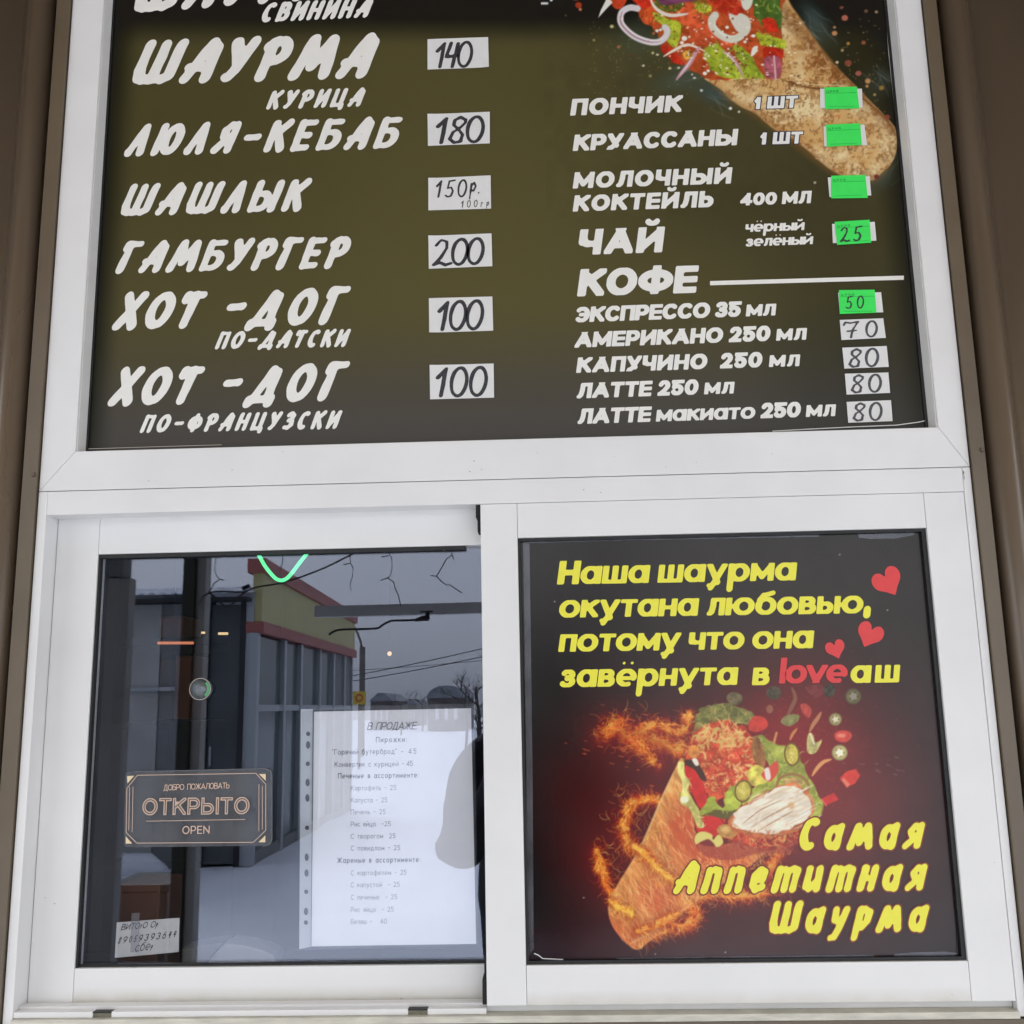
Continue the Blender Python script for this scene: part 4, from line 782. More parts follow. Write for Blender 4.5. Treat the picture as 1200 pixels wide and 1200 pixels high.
def quad_card(q, y, th, mi=0, bend=0.0):
    """a thin card whose four picture corners are given (TL TR BR BL)"""
    P = [at(a, b, y) for a, b in q]; bm = bmesh.new(); prism(bm, [(p.x, p.z) for p in P], y-th, y); return bm
def ink_grid(name, x0, x1, z0, z1, y, step, fn, m, parent, root=None):
    """a flat print as a fine grid; fn(X, Y picture coordinates) gives the shade of every point"""
    nx, nz = int((x1-x0)/step)+1, int((z1-z0)/step)+1
    gx, gz = np.meshgrid(np.linspace(x0, x1, nx), np.linspace(z0, z1, nz))
    R = np.array(AX); d = np.stack([gx, np.full_like(gx, y+DIST), gz-EYE], -1) @ R
    px, py = 600+FOCAL*d[..., 0]/d[..., 1], 600-FOCAL*d[..., 2]/d[..., 1]
    C = np.clip(fn(px, py), 0, 1)
    lc = np.where(C <= .04045, C/12.92, ((C+.055)/1.055)**2.4)/(WHITE/.8)
    lc = np.clip(lc-INK_GLOSS, .003, .9)
    r = Vector((root or parent).location)
    co = np.stack([gx-r.x, np.full_like(gx, y-r.y), gz-r.z], -1).reshape(-1, 3).astype(np.float32)
    idx = np.arange(nx*nz).reshape(nz, nx); f = np.stack([idx[:-1, :-1], idx[:-1, 1:], idx[1:, 1:], idx[1:, :-1]], -1).reshape(-1, 4)
    me = bpy.data.meshes.new(name); me.vertices.add(len(co)); me.vertices.foreach_set('co', co.ravel())
    me.loops.add(f.size); me.loops.foreach_set('vertex_index', f.ravel().astype(np.int32)); me.polygons.add(len(f)); me.polygons.foreach_set('loop_start', np.arange(0, f.size, 4, dtype=np.int32))
    me.update(calc_edges=True); me.materials.append(m)
    ca = me.color_attributes.new('ink', 'FLOAT_COLOR', 'POINT'); ca.data.foreach_set('color', np.concatenate([lc.reshape(-1, 3), np.ones((len(co), 1))], 1).astype(np.float32).ravel())
    o = bpy.data.objects.new(name, me); COL.objects.link(o); o.parent = parent; return o
INK_GLOSS = .012
def sample(cv):
    def fn(X, Y):
        u = np.clip((X-cv.x0)*cv.k-.5, 0, cv.w-1.001); v = np.clip((Y-cv.y0)*cv.k-.5, 0, cv.h-1.001)
        i, j = u.astype(int), v.astype(int); fu, fv = (u-i)[..., None], (v-j)[..., None]; C = cv.C
        return (C[j, i]*(1-fu)+C[j, i+1]*fu)*(1-fv)+(C[j+1, i]*(1-fu)+C[j+1, i+1]*fu)*fv
    return fn
def lettering(parent, y, text, p0, p1, cap, face, m, slant=.2, xs=1.0, space=.34, outline=None, om=None, name='lettering', root=None):
    if outline:
        part(name, flat(set_line(text, p0, p1, cap, face, y+.00012, slant, xs, space, grow=outline), y+.00012), om, parent, root)
        # the outline keeps the same tracking as its letters
    return part(name, flat(set_line(text, p0, p1, cap, face, y, slant, xs, space), y), m, parent, root)
Z = EYE
# ------------------------------------------------------------------ ground
def ground():
    bm = bmesh.new(); bmesh.ops.create_grid(bm, x_segments=120, y_segments=120, size=150)
    rs = random.Random(3)
    for v in bm.verts:
        d = math.hypot(v.co.x, v.co.y); v.co.z = -.004 + (0 if d < 4 else .05*math.sin(v.co.x*1.3+2*math.sin(v.co.y*.7))*min(1, (d-4)/10)+rs.uniform(-.03, .03)*min(1, (d-4)/8))
    o = obj('snowy_ground', bm, M['snow'], smooth_faces=True); tag(o, None, None, kind='structure')
ground()
tag(obj('bounce_cut_ground', B(-3.2, 3.2, -2.9, -.0, -.001, .012), M['pad']), None, None, kind='structure')  # unseen dark patch, added to cut bounce onto the lower frame
# ------------------------------------------------------------------ the kiosk: siding, trims, inside
kiosk = thing('kiosk', 'dark brown steel-clad food kiosk around the white serving window', 'kiosk', (0, .5, 0))
WX0, WX1, WZ0, WZ1 = -.712, .576, Z-.3885, Z+1.32
def siding(x0, x1, z0, z1, anchor, side):
    """ribbed sheet; the ribs are counted from `anchor` outwards"""
    prof = [(0, .018), (.003, .006), (.007, -.008), (.013, -.013), (.020, -.0135), (.027, -.011), (.033, -.003), (.040, .010), (.050, .016), (.14, .018)]
    P = []; k = 0
    while k < 14:
        for u, v in prof: P.append((anchor+side*(k*.16+u), v))
        k += 1
    P = [p for p in P if min(x0, x1)-1e-6 <= p[0] <= max(x0, x1)+1e-6]; P.sort()
    bm = bmesh.new(); a = [bm.verts.new((x, y, z0)) for x, y in P]; b = [bm.verts.new((x, y, z1)) for x, y in P]
    for i in range(len(P)-1): bm.faces.new((a[i], a[i+1], b[i+1], b[i]))
    bmesh.ops.recalc_face_normals(bm, faces=bm.faces[:])
    for f in bm.faces:
        if f.normal.y > 0: f.normal_flip()
    r = bmesh.ops.solidify(bm, geom=bm.faces[:], thickness=-.004)
    return bm
part('siding_panel', siding(-2.0, -.7434, 0, 2.95, -.7434, -1), M['brown'], kiosk, sm=True)
part('siding_panel', siding(.6048, 2.0, 0, 2.95, .6048, 1), M['brown'], kiosk, sm=True)
part('siding_panel', siding(-.7434, .6048, 0, WZ0-.09, -.78, 1), M['brown'], kiosk, sm=True)
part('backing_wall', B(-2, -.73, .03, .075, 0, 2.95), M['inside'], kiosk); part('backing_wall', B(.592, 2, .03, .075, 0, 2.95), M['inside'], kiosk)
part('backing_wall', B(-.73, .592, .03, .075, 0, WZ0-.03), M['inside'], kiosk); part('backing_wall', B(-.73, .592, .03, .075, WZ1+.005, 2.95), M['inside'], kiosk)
part('corner_trim', B(-.7345, -.7135, -.005, .028, 0, 2.95, bev=.0012), M['trim'], kiosk); part('corner_trim', B(.5775, .5965, -.005, .028, 0, 2.95, bev=.0012), M['trim'], kiosk)
part('groove_strip', B(-.7434, -.7347, .0185, .028, 0, 2.95), M['groove'], kiosk); part('groove_strip', B(.5967, .6048, .0185, .028, 0, 2.95), M['groove'], kiosk)  # dark brown strips paint the shade the shallow grooves lack
part('sill_flashing', B(-.7133, .5773, -.004, .022, WZ0-.09, WZ0-.0006, bev=.001), M['trim'], kiosk)
for px, py in ((39, 556), (1151, 527)):
    p = at(px, py, -.006); bm = bmesh.new(); bmesh.ops.create_cone(bm, cap_ends=True, segments=10, radius1=.0036, radius2=.0026, depth=.003, matrix=Matrix.Translation(p) @ Matrix.Rotation(PI/2, 4, 'X')); part('screw', bm, M['screw'], kiosk)
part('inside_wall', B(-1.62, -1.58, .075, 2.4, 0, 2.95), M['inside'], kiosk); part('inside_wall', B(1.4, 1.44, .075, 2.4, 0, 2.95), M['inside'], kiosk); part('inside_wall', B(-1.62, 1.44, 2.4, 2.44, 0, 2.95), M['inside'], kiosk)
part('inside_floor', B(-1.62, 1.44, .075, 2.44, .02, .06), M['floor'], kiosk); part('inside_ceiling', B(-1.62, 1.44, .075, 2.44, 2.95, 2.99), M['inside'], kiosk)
# ------------------------------------------------------------------ the upper frame (four mitred lengths)
upper = thing('upper_window_frame', 'white plastic upper window frame holding the long dark menu', 'window frame', (0, .03, Z+.31))
OX0, OX1, OZ0, OZ1, FZ0, FZ1 = -.6635, .539, Z+.3655, Z+1.25, Z+.3087, Z+1.31
g = .00022
def frame4(X0, X1, Z0, Z1, x0, x1, z0, z1, y0, y1, bev=.0012):
    return dict(left=prism(bmesh.new(), [(X0, Z0+g), (x0, z0+g), (x0, z1-g), (X0, Z1-g)], y0, y1, bev), right=prism(bmesh.new(), [(X1, Z0+g), (X1, Z1-g), (x1, z1-g), (x1, z0+g)], y0, y1, bev),
                low=prism(bmesh.new(), [(X0+g, Z0), (X1-g, Z0), (x1-g, z0), (x0+g, z0)], y0, y1, bev), top=prism(bmesh.new(), [(X0+g, Z1), (x0+g, z1), (x1-g, z1), (X1-g, Z1)], y0, y1, bev))
F = frame4(WX0, WX1, FZ0+.0005, FZ1, OX0, OX1, OZ0, OZ1, 0, .055)
part('jamb', F['left'], M['pvc'], upper); part('jamb', F['right'], M['pvc'], upper); part('rail', F['low'], M['pvc'], upper); part('rail', F['top'], M['pvc'], upper)
def bead(x, s):   # a sloped glazing bead standing inside the jamb
    bm = bmesh.new(); P = [(x, .0022), (x+s*.002, .0015), (x+s*.0062, .017), (x+s*.0062, .030), (x, .030)]
    a = [bm.verts.new((u, v, OZ0)) for u, v in P]; b = [bm.verts.new((u, v, OZ1)) for u, v in P]
    bm.faces.new(a); bm.faces.new(b[::-1])
    for i in range(5): bm.faces.new((a[i], b[i], b[(i+1) % 5], a[(i+1) % 5]))
    bmesh.ops.recalc_face_normals(bm, faces=bm.faces[:]); return bm
part('glazing_bead', bead(OX0+.0002, 1), M['bead'], upper); part('glazing_bead', bead(OX1-.0002, -1), M['bead'], upper)
part('gasket', B(OX0+.0066, OX0+.0094, .0175, .030, OZ0, OZ1), M['rubber'], upper); part('gasket', B(OX1-.0104, OX1-.0066, .0175, .030, OZ0, OZ1), M['rubber'], upper); part('gasket', B(OX0+.0094, OX1-.0104, .0175, .030, OZ0, OZ0+.0035), M['rubber'], upper)
for k in range(16):   # specks of grime on the white profiles
    px, py = random.uniform(80, 1120), random.uniform(528, 572); p = at(px, py, 0)
    if not (OZ0-.05 < p.z < OZ0-.004): continue
    s = random.uniform(.0005, .0011); part('grime_speck', flat([[(p.x+s*math.cos(t), p.z+s*.8*math.sin(t)) for t in (0, 1, 2, 3.2, 4.2, 5.2)]], -.00025), M['speck'], upper)
# ------------------------------------------------------------------ the menu board in it
menu = thing('menu_board', 'long dark olive menu board with white lettering, prices and a printed wrap', 'menu board', (0, .021, Z+.37))
MY = .0200
part('panel', B(OX0+.0094, OX1-.0104, MY+.0006, MY+.006, OZ0+.0036, OZ1), M['print_b'], menu)
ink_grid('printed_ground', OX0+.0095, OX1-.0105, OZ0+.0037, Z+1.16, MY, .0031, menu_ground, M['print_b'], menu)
mc = paint_menu()
a, b = at(641, 260, MY-.0002), at(1061, -28, MY-.0002)
ink_grid('printed_wrap', a.x, OX1-.0107, a.z+.004, Z+1.085, MY-.0002, .00088, sample(mc), M['print_b'], menu)
LW = [  # text, baseline from, to, cap height, x scale
 ('ШАУРМА', (152, 15), (452, -8), 50, 1.05), ('СВИНИНА', (304, 26), (438, 19.5), 22, .9), ('ШАУРМА', (150, 99), (446, 90), 50, 1.05), ('КУРИЦА', (311, 128), (429, 124), 21, .95),
 ('ЛЮЛЯ-КЕБАБ', (144, 183), (473, 173), 36, 1.0), ('ШАШЛЫК', (138, 253), (363, 246.5), 36, 1.05), ('ГАМБУРГЕР', (133, 320), (412, 313.5), 36, 1.0),
 ('ХОТ', (130, 386), (240, 384), 42, 1.0), ('-', (256, 381), (293, 379), 42, 1.1), ('ДОГ', (287, 384), (409, 378), 42, 1.0), ('ПО-ДАТСКИ', (251, 409), (410, 406), 20, .9),
 ('ХОТ', (125, 475), (237, 473), 43, 1.0), ('-', (252, 470), (289, 468), 42, 1.1), ('ДОГ', (285, 474), (408, 467), 43, 1.0), ('ПО-ФРАНЦУЗСКИ', (163, 507), (400, 502), 20.5, .86)]
for t, p0, p1, c, xs in LW: lettering(menu, MY-.0005, t, p0, p1, c, 'brush', M['ink_w'], .36, .93)
RW = [('ПОНЧИК', (668, 135.5), (801, 131), 19.5), ('КРУАССАНЫ', (671, 177), (866, 170), 19), ('МОЛОЧНЫЙ', (671, 221), (859, 215), 19), ('КОКТЕЙЛЬ', (671, 248), (838, 242.5), 19), ('ЧАЙ', (676, 299), (780, 295.5), 30), ('400 МЛ', (867, 241), (952, 238), 14.5),
 ('КОФЕ', (676, 347.5), (820, 343), 32), ('ЭКСПРЕССО 35 мл', (673, 378), (911, 369.5), 18), ('АМЕРИКАНО 250 мл', (673, 407.5), (947, 398), 18), ('КАПУЧИНО  250 мл', (675, 437), (939, 429), 18), ('ЛАТТЕ 250 мл', (675, 467), (862, 461), 18), ('ЛАТТЕ макиато 250 мл', (676, 497), (981, 487.5), 18), ('чёрный', (873, 272), (944, 269.5), 12), ('зелёный', (873.5, 289), (954, 286), 12)]
for t, p0, p1, c in RW: lettering(menu, MY-.0005, t, p0, p1, c, 'heavy', M['ink_w'], .16, 1.0, .3)
for p0, p1 in (((883, 128), (936, 126)), ((890, 169.5), (942, 168))): lettering(menu, MY-.0006, '1 ШТ', p0, p1, 14, 'heavy', M['ink_w'], .16, 1.04, .3, .07, M['ink_n'])
q = [at(*p, MY) for p in ((832, 329.5), (1059, 323.2), (1059, 328), (832, 334.5))]; part('rule', flat([[(p.x, p.z) for p in q]], MY-.0005), M['ink_w'], menu)
def ribbon(path, w, y):
    P = [at(a, b, y) for a, b in path]; out = []
    for p, r in zip(P[:-1], P[1:]):
        d = Vector((r.x-p.x, 0, r.z-p.z)).normalized(); n = Vector((-d.z, 0, d.x))*w/2
        out.append([(p.x+n.x, p.z+n.z), (p.x-n.x, p.z-n.z), (r.x-n.x, r.z-n.z), (r.x+n.x, r.z+n.z)])
    return out
part('film_edge', flat(ribbon([(1033, -60), (1041, 60), (1067, 300), (1088, 492)], .0012, MY), MY-.0012), M['edge_w'], menu)
part('film_edge', flat(ribbon([(1090, 492), (1076, 495), (1050, 498.5), (1000, 500.5), (950, 503), (905, 505.5)], .0013, MY), MY-.0013), M['edge_w'], menu)
part('film_edge', flat(ribbon([(129.5, -60), (126, 60), (108, 300), (101, 420), (99.5, 480), (98, 522)], .0012, MY), MY-.0012), M['edge'], menu)
part('film_edge', flat(ribbon([(97, 526.5), (160, 524.5), (260, 521.5)], .0008, MY), MY-.0013), M['edge'], menu)
# ------------------------------------------------------------------ hand-written prices
def figures(t, s, q, face_m='marker', top=.12, bot=.08, l=.1, r=.08, slant=.12, xs=1.0, y=0, key='1b'):
    """pen strokes of the figures t inside the picture quad q"""
    (ax, ay), (bx, by), (cx, cy), (dx, dy) = q; h = (dy-ay)*(1-top-bot)
    p0 = (ax+(bx-ax)*l, dy+(cy-dy)*l-(dy-ay)*bot); p1 = (ax+(bx-ax)*(1-r), dy+(cy-dy)*(1-r)-(dy-ay)*bot)
    part('figures', flat(set_line(t, p0, p1, h, 'marker', y, slant, xs), y), M[face_m], s)
def price_tag(label, group, q, text, y=MY-.0012, **k):
    c = at(q[3][0], q[3][1], y); t = thing('price_tag', label, 'price tag', (c.x, y, c.z), group)
    part('paper', curled_card(q, y,    .00025, .0016, random.choice((0, 1, 2, 3))) if group == G1 else quad_card(q, y, .00025), M['paper'], t)
    if text: figures(text, t, q, y=y-.0005, **k)
    return t
G1, G2 = 'hand-written white price tags', 'price tags in the drinks column'
price_tag('white price tag reading 140 beside the chicken shawarma line', G1, [(501,46),(572,43.5),(573,79),(501,81.5)], '140', r=.22, xs=1.15, top=.1, bot=.02)
price_tag('white price tag reading 180 beside the lyulya-kebab line', G1, [(501,134),(574,131),(574,168),(501.5,171)], '180', r=.05, xs=1.35, top=.1, bot=.03)
t = price_tag('white price tag reading 150 with a small 100 gr beneath', G1, [(502,209),(575,205.5),(575.5,244.5),(502,246.5)], '150', r=.36, xs=1.05, top=.06, bot=.38)
y5 = MY-.0017
part('figures', flat(set_line('р.', (549, 228), (565, 227), 21, 'marker', y5, .1), y5), M['marker'], t); part('figures', flat(set_line('100гр', (540, 243.5), (574, 242), 8.5, 'marker', y5, .1), y5), M['marker'], t)
price_tag('white price tag reading 200 beside the hamburger line', G1, [(502,276.5),(576,273.5),(577,312),(502.5,315)], '200', r=.08, l=.04, xs=1.3, top=.1, bot=.06)
price_tag('white price tag reading 100 beside the Danish hot dog line', G1, [(502.5,349.5),(577,347.5),(578,387.5),(503,390)], '100', r=.1, xs=1.2, top=.08, bot=.03)
price_tag('white price tag with a thickly drawn 100 beside the French hot dog line', G1, [(503.5,428),(578.5,426),(579,466),(504,468)], '100', r=.06, l=.06, xs=1.25, top=.06, bot=.04)
def green_tag(label, qw, qg, text, **k):
    t = price_tag(label, G2, qw, None); y = MY-.0019
    s = part('green_sticker', quad_card(qg, y, .0002), M['green'], t); (ax, ay), (bx, by), (cx, cy), (dx, dy) = qg
    L = lambda u, v: (ax+(bx-ax)*u+(dx-ax)*v, ay+(by-ay)*u+(dy-ay)*v)
    part('ruled_line', flat(ribbon([L(.03, .28), L(.97, .28)], .0005, y)+ribbon([L(.1, .9), L(.9, .9)], .0005, y), y-.0005), M['green_l'], s, t)
    part('small_print', flat(set_line('цена', L(.06, .24), L(.42, .24), 3.2, 'thin', y, 0), y-.0005), M['green_l'], s, t)
    if text: figures(text, t, qg, y=y-.0006, **k)
    return t
green_tag('blank green sticker on a white tag at the doughnut line', [(961,104),(1010,104),(1011,126),(961,127)], [(966,102.5),(1004,101.5),(1007,127),(967,128)], None)
green_tag('blank green sticker on a white tag at the croissant line', [(965,148),(1013,146),(1016,170),(966,171.5)], [(968,146),(1008,144.5),(1010,170),(969,172)], None)
green_tag('blank green sticker on a white tag at the milkshake line', [(970,208),(1019,206.5),(1021,229),(972,231)], [(974,206),(1014,205),(1017,232),(974,232.5)], None)
green_tag('green sticker reading 25 beside the tea line', [(975,262.5),(1025,260),(1027,282),(976,285)], [(978,260),(1019,257.5),(1021,284.5),(981,287)], '25', r=.16, l=.14, top=.24, bot=.1, xs=1.2)
green_tag('green sticker reading 50 beside the espresso line', [(982,343),(1032.5,342.5),(1035,366),(984,367)], [(983,340),(1025,339.5),(1027,366.5),(984,368)], '50', r=.26, l=.18, top=.26, bot=.2, xs=1.1)
price_tag('white tag reading 70 beside the americano line', G2, [(984,375),(1035,373),(1038,396),(986,398.5)], '70', face_m='marker_f', r=.08, l=.05, xs=1.5, top=.1, bot=.06)
price_tag('white tag reading 80 beside the cappuccino line', G2, [(987,407.5),(1039,405.5),(1041.5,430),(989.5,432)], '80', face_m='marker_f', r=.12, l=.1, xs=1.5, top=.06, bot=.02)
price_tag('white tag reading 80 beside the plain latte line', G2, [(990,438),(1041,436.5),(1043,460.5),(992,462.5)], '80', face_m='marker_f', r=.1, l=.1, xs=1.5, top=.06, bot=.04)
price_tag('white tag reading 80 beside the latte macchiato line, lowest of the column', G2, [(992,471),(1044,469),(1046,493.5),(994,495.5)], '80', face_m='marker_f', r=.14, l=.1, xs=1.5, top=.06, bot=.04)
# ------------------------------------------------------------------ the serving window: outer frame and two sashes
win = thing('serving_window', 'white plastic sliding serving window under the menu board', 'window', (0, .03, WZ0))
HZ = Z+.2748
part('head', prism(bmesh.new(), [(WX0+.013, HZ), (.565, HZ), (.565, FZ0-.0004), (WX0+.013, FZ0-.0004)], 0, .09, .001), M['pvc'], win)
part('jamb', B(WX0, WX0+.0128, 0, .09, WZ0+.001, FZ0-.0004, bev=.001), M['pvc'], win); part('jamb', B(.5652, WX1, 0, .09, WZ0+.001, FZ0-.0004, bev=.001), M['pvc'], win)
part('sill', B(WX0+.013, .565, -.006, .02, WZ0, WZ0+.0085, bev=.0012), M['cream'], win)
# sill lip with its drain slots
def lip(x0, x1): part('sill_lip', B(x0, x1, .001, .014, WZ0+.0087, WZ0+.0158, bev=.0007), M['pvc'], win)
sl = [(at(108, 1190).x, at(130, 1190).x), (at(478, 1187).x, at(501, 1187).x)]; xa = WX0+.0132
for s0, s1 in sl: lip(xa, s0); xa = s1; part('drain_slot', B(s0, s1, .0035, .012, WZ0+.0087, WZ0+.0155), M['slot'], win); part('drain_shadow', B(s0, s1, .0015, .012, WZ0+.0140, WZ0+.0157), M['rubber'], win)  # slot filled dull olive, with a black strip along its top
lip(xa, -.0925)
part('track', B(WX0+.0132, .5648, .0145, .033, WZ0+.0087, WZ0+.019, bev=.0006), M['pvc'], win); part('track', B(WX0+.0132, .5648, .036, .085, WZ0+.0087, WZ0+.014, bev=.0006), M['pvc'], win)
part('crack', flat([[(.5655, Z+.3045), (.5672, Z+.3010), (.5664, Z+.2975), (.5671, Z+.2935), (.5659, Z+.2900), (.5662, Z+.2965), (.5656, Z+.3000)]], -.0009), M['stain'], win)
def sash(name, x0, x1, z0, z1, gx0, gx1, gz0, gz1, y0, th):
    s = part(name, B(x0+.002, gx0-.002, y0+.006, y0+th-.002, z0+.002, z1-.002), M['pvc'], win)
    part('stile', B(x0, gx0, y0, y0+th, z0, z1, bev=.0009), M['pvc'], s, win); part('stile', B(gx1, x1, y0, y0+th, z0, z1, bev=.0009), M['pvc'], s, win)
    part('rail', B(gx0+.0004, gx1-.0004, y0+.0002, y0+th, z0, gz0, bev=.0009), M['pvc_low'], s, win); part('rail', B(gx0+.0004, gx1-.0004, y0+.0002, y0+th, gz1, z1, bev=.0009), M['pvc'], s, win)
    return s
YS = .035
k = (DIST+YS)/DIST
sL = sash('sliding_sash', -.6985, -.045, WZ0+.0162, HZ+.01, -.6225*k, -.0905, Z-.3204*k, Z+.2177*k, YS, .026)
kg = (DIST+.043)/DIST
x0, x1, z0, z1 = -.6225*k, -.0905, Z-.3204*k, Z+.2177*k
part('gasket', B(x0+.0002, x0+.0030, YS+.003, YS+.012, z0+.0002, z1-.0002), M['rubber'], sL, win); part('gasket', B(x0+.003, -.116, YS+.003, YS+.012, z1-.0055, z1-.0002), M['rubber'], sL, win); part('gasket', B(x0+.003, -.092, YS+.006, YS+.012, z0+.0002, z0+.0026), M['rubber'], sL, win)
pane = part('glass_pane', B(x0+.0035, -.0925, GY, GY+.005, z0+.0028, z1-.0005), M['pane'], sL, win)
sR = sash('fixed_sash', -.0918, .5648, WZ0+.0186, HZ-.0004, -.0415, .511, Z-.3227, Z+.2264, .0015, .030)
part('gasket', B(-.0413, -.0378, .006, .016, Z-.3225, Z+.2262), M['rubber'], sR, win); part('gasket', B(.5052, .5108, .006, .016, Z-.3225, Z+.2262), M['rubber'], sR, win)
part('gasket', B(-.0378, .5052, .006, .016, Z+.2222, Z+.2262), M['rubber'], sR, win); part('gasket', B(-.0378, .5052, .006, .016, Z-.3225, Z-.3185), M['rubber'], sR, win)
part('brush_seal', B(-.0985, -.0922, .004, .032, Z+.2565, HZ-.0005, bev=.001), M['brush'], win); part('brush_seal', B(-.0965, -.0922, .006, .032, Z+.2365, Z+.2563, bev=.001), M['brush'], win)
part('brush_seal', B(-.0975, -.0922, .004, .032, WZ0+.019, Z-.3385, bev=.001), M['brush'], win); part('brush_seal', B(-.0950, -.0922, .006, .032, Z-.3383, Z-.318, bev=.001), M['brush'], win)
for px, py in ((435, 1173), (460, 1176), (470, 1170), (548, 1172), (468, 1178), (1116, 1166), (64, 1059), (53, 1052), (23, 1134), (520, 645), (1166, 1011), (704, 577), (684, 574), (780, 547)):
    p = at(px, py, YS if px < 560 and py > 600 else 0); s = random.uniform(.0006, .0013); yy = (YS if px < 560 and py > 600 else .0015 if py > 590 else 0)-.0003
    part('grime_speck', flat([[(p.x+s*math.cos(t), p.z+s*.6*math.sin(t)) for t in (0, 1, 2, 3.2, 4.2, 5.2)]], yy), M['speck'], win)
# ------------------------------------------------------------------ the poster in the fixed sash
poster = thing('shawarma_poster', 'black poster with yellow slogan and a flaming wrap in the right sash', 'poster', (.2, .013, Z-.32))
PY = .0125
part('panel', B(-.0376, .5050, PY+.0006, PY+.004, Z-.3183, Z+.2220), M['print_s'], poster)
pc = paint_poster()
ink_grid('printed_wrap', -.0376, .5050, Z-.3183, Z+.2220, PY, .00086, sample(pc), M['print_s'], poster)
T = PY-.0005
for t, p0, p1, c, m in (('Наша шаурма', (652.5, 685), (936, 680), 27.5, 'ink_y'), ('окутана любовью,', (654, 724), (1024, 718.5), 27, 'ink_y'), ('потому что она', (654, 764), (956, 759.5), 27, 'ink_y'), ('завёрнута', (655, 805.5), (867, 802.5), 27, 'ink_y'), ('в', (881, 803), (905, 802.7), 27, 'ink_y'), ('love', (912, 801), (996, 800), 28, 'ink_r'), ('аш', (996, 800.5), (1057, 799.5), 27, 'ink_y')):
    lettering(poster, T, t, p0, p1, c, 'heavy', M[m], .16, 1.0, .3)
for t, p0, p1, c in (('Самая', (934, 996), (1088, 994), 37), ('Аппетитная', (788, 1047), (1091, 1043), 37), ('Шаурма', (899, 1094), (1093, 1091), 37)):
    lettering(poster, T-.0004, t, p0, p1, c, 'brush', M['ink_y'], .30, 1.0, outline=.045, om=M['ink_rd'])
for x, y, s, an in ((1040, 681, 17.5, -.52), (1019.5, 743, 15.5, .42), (979, 760, 11.5, -.32)):
    part('heart', flat([[(p.x, p.z) for p in (at(u, v, T) for u, v in heart(x, y, s, an))]], T), M['ink_r'], poster)
def strip(q, y=PY-.0012): part('tape', flat([[(p.x, p.z) for p in (at(u, v, y) for u, v in q)]], y), M['tape'], poster)
strip([(613, 636), (620.5, 636), (624, 900), (625.5, 1112), (618, 1122), (616.5, 900)]); strip([(723, 1122.5), (800, 1121.5), (1000, 1119), (1024, 1119), (1024, 1123.5), (900, 1125), (723, 1127.5)]); strip([(1048, 1118), (1070, 1116), (1108, 1115), (1121, 1117), (1120, 1121), (1048, 1122)])
strip([(614, 633), (700, 630), (820, 628), (960, 625.5), (960, 629), (820, 631.5), (700, 634), (614, 637)]); strip([(1006, 626), (1072, 624), (1071, 627), (1050, 631), (1020, 631.5), (1006, 630)])
part('film_edge', flat(ribbon([(626, 1117), (631, 1119), (636, 1123), (660, 1124)], .0012, PY), PY-.0016), M['edge_w'], poster); part('film_edge', flat(ribbon([(1121, 1117), (1122, 1080), (1116, 960), (1100, 760), (1092, 640)], .0006, PY), PY-.0016), M['rubber'], poster)
# ------------------------------------------------------------------ things on and behind the glass
# the open sign
sign = thing('open_sign', 'smoky plaque with copper lettering reading open, stuck on the left glass', 'sign', (at(147, 990).x, GY-.004, at(147, 990).z))
SY = GY-.0035
def rounded(q, r, y):
    P = [at(a, b, y) for a, b in q]; out = []
    for i in range(4):
        a, b, c = P[i-1], P[i], P[(i+1) % 4]; u, v = (a-b).normalized()*r, (c-b).normalized()*r
        for t in (0, .25, .5, .75, 1): w = b+u*(1-t)**2+v*t**2; out.append((w.x, w.z))
    return out
part('plaque', prism(bmesh.new(), rounded([(146.5, 905), (318.5, 900), (318.5, 991), (145.5, 993)], .007, SY), SY, SY+.003), M['plaque'], sign)
part('plaque_edge', flat(ribbon([(158, 904.2), (310, 900.5), (317, 903.5), (318.8, 910), (318.8, 983), (316, 989), (308, 992)], .0006, SY), SY-.0003), M['toner'], sign)
u0, v0, u1, v1 = 148.5, 908.5, 311, 988
line = [(161, 908.5), (300, 906.2), (311.5, 919), (311.5, 973), (297, 987), (160.5, 988), (148, 975.5), (148.8, 924), (161, 908.5)]
part('border', flat(ribbon(line, .0009, SY), SY-.0004), M['copper'], sign)
for p in ([(152, 922), (151, 973)], [(156, 922), (155, 975)], [(303.5, 919), (303.5, 974)], [(307.5, 921), (307.5, 972)]): part('border', flat(ribbon(p, .0008, SY), SY-.0004), M['copper'], sign)
for q in ([(149, 909.5), (157.5, 909), (149.5, 918)], [(303.5, 907), (311.5, 907), (311.5, 915)], [(147.5, 980), (155, 988.5), (147.5, 988.5)], [(311, 979), (311, 987), (303, 987)]):
    part('corner', flat([[(p.x, p.z) for p in (at(a, b, SY) for a, b in q)]], SY-.0004), M['gold'], sign)
lettering(sign, SY-.0005, 'ДОБРО ПОЖАЛОВАТЬ', (191.5, 926.5), (269, 923.8), 7, 'thin', M['copper'], .0, .8, .5)
def deco(text, p0, p1, cap):   # capitals drawn as two parallel lines
    lettering(sign, SY-.0005, text, p0, p1, cap, 'inline', M['copper'], .0, .95)
    lettering(sign, SY-.0008, text, p0, p1, cap, 'inline_gap', M['plaque_gap'], .0, .95, name='lettering_inline')
deco('ОТКРЫТО', (166.5, 955.5), (292, 954), 20)
part('rule', flat(ribbon([(171.5, 962.3), (287.5, 960.2)], .0008, SY), SY-.0004), M['copper'], sign)
lettering(sign, SY-.0005, 'OPEN', (213.5, 977.5), (245.5, 977), 9.5, 'thin', M['copper'], .0, .95)
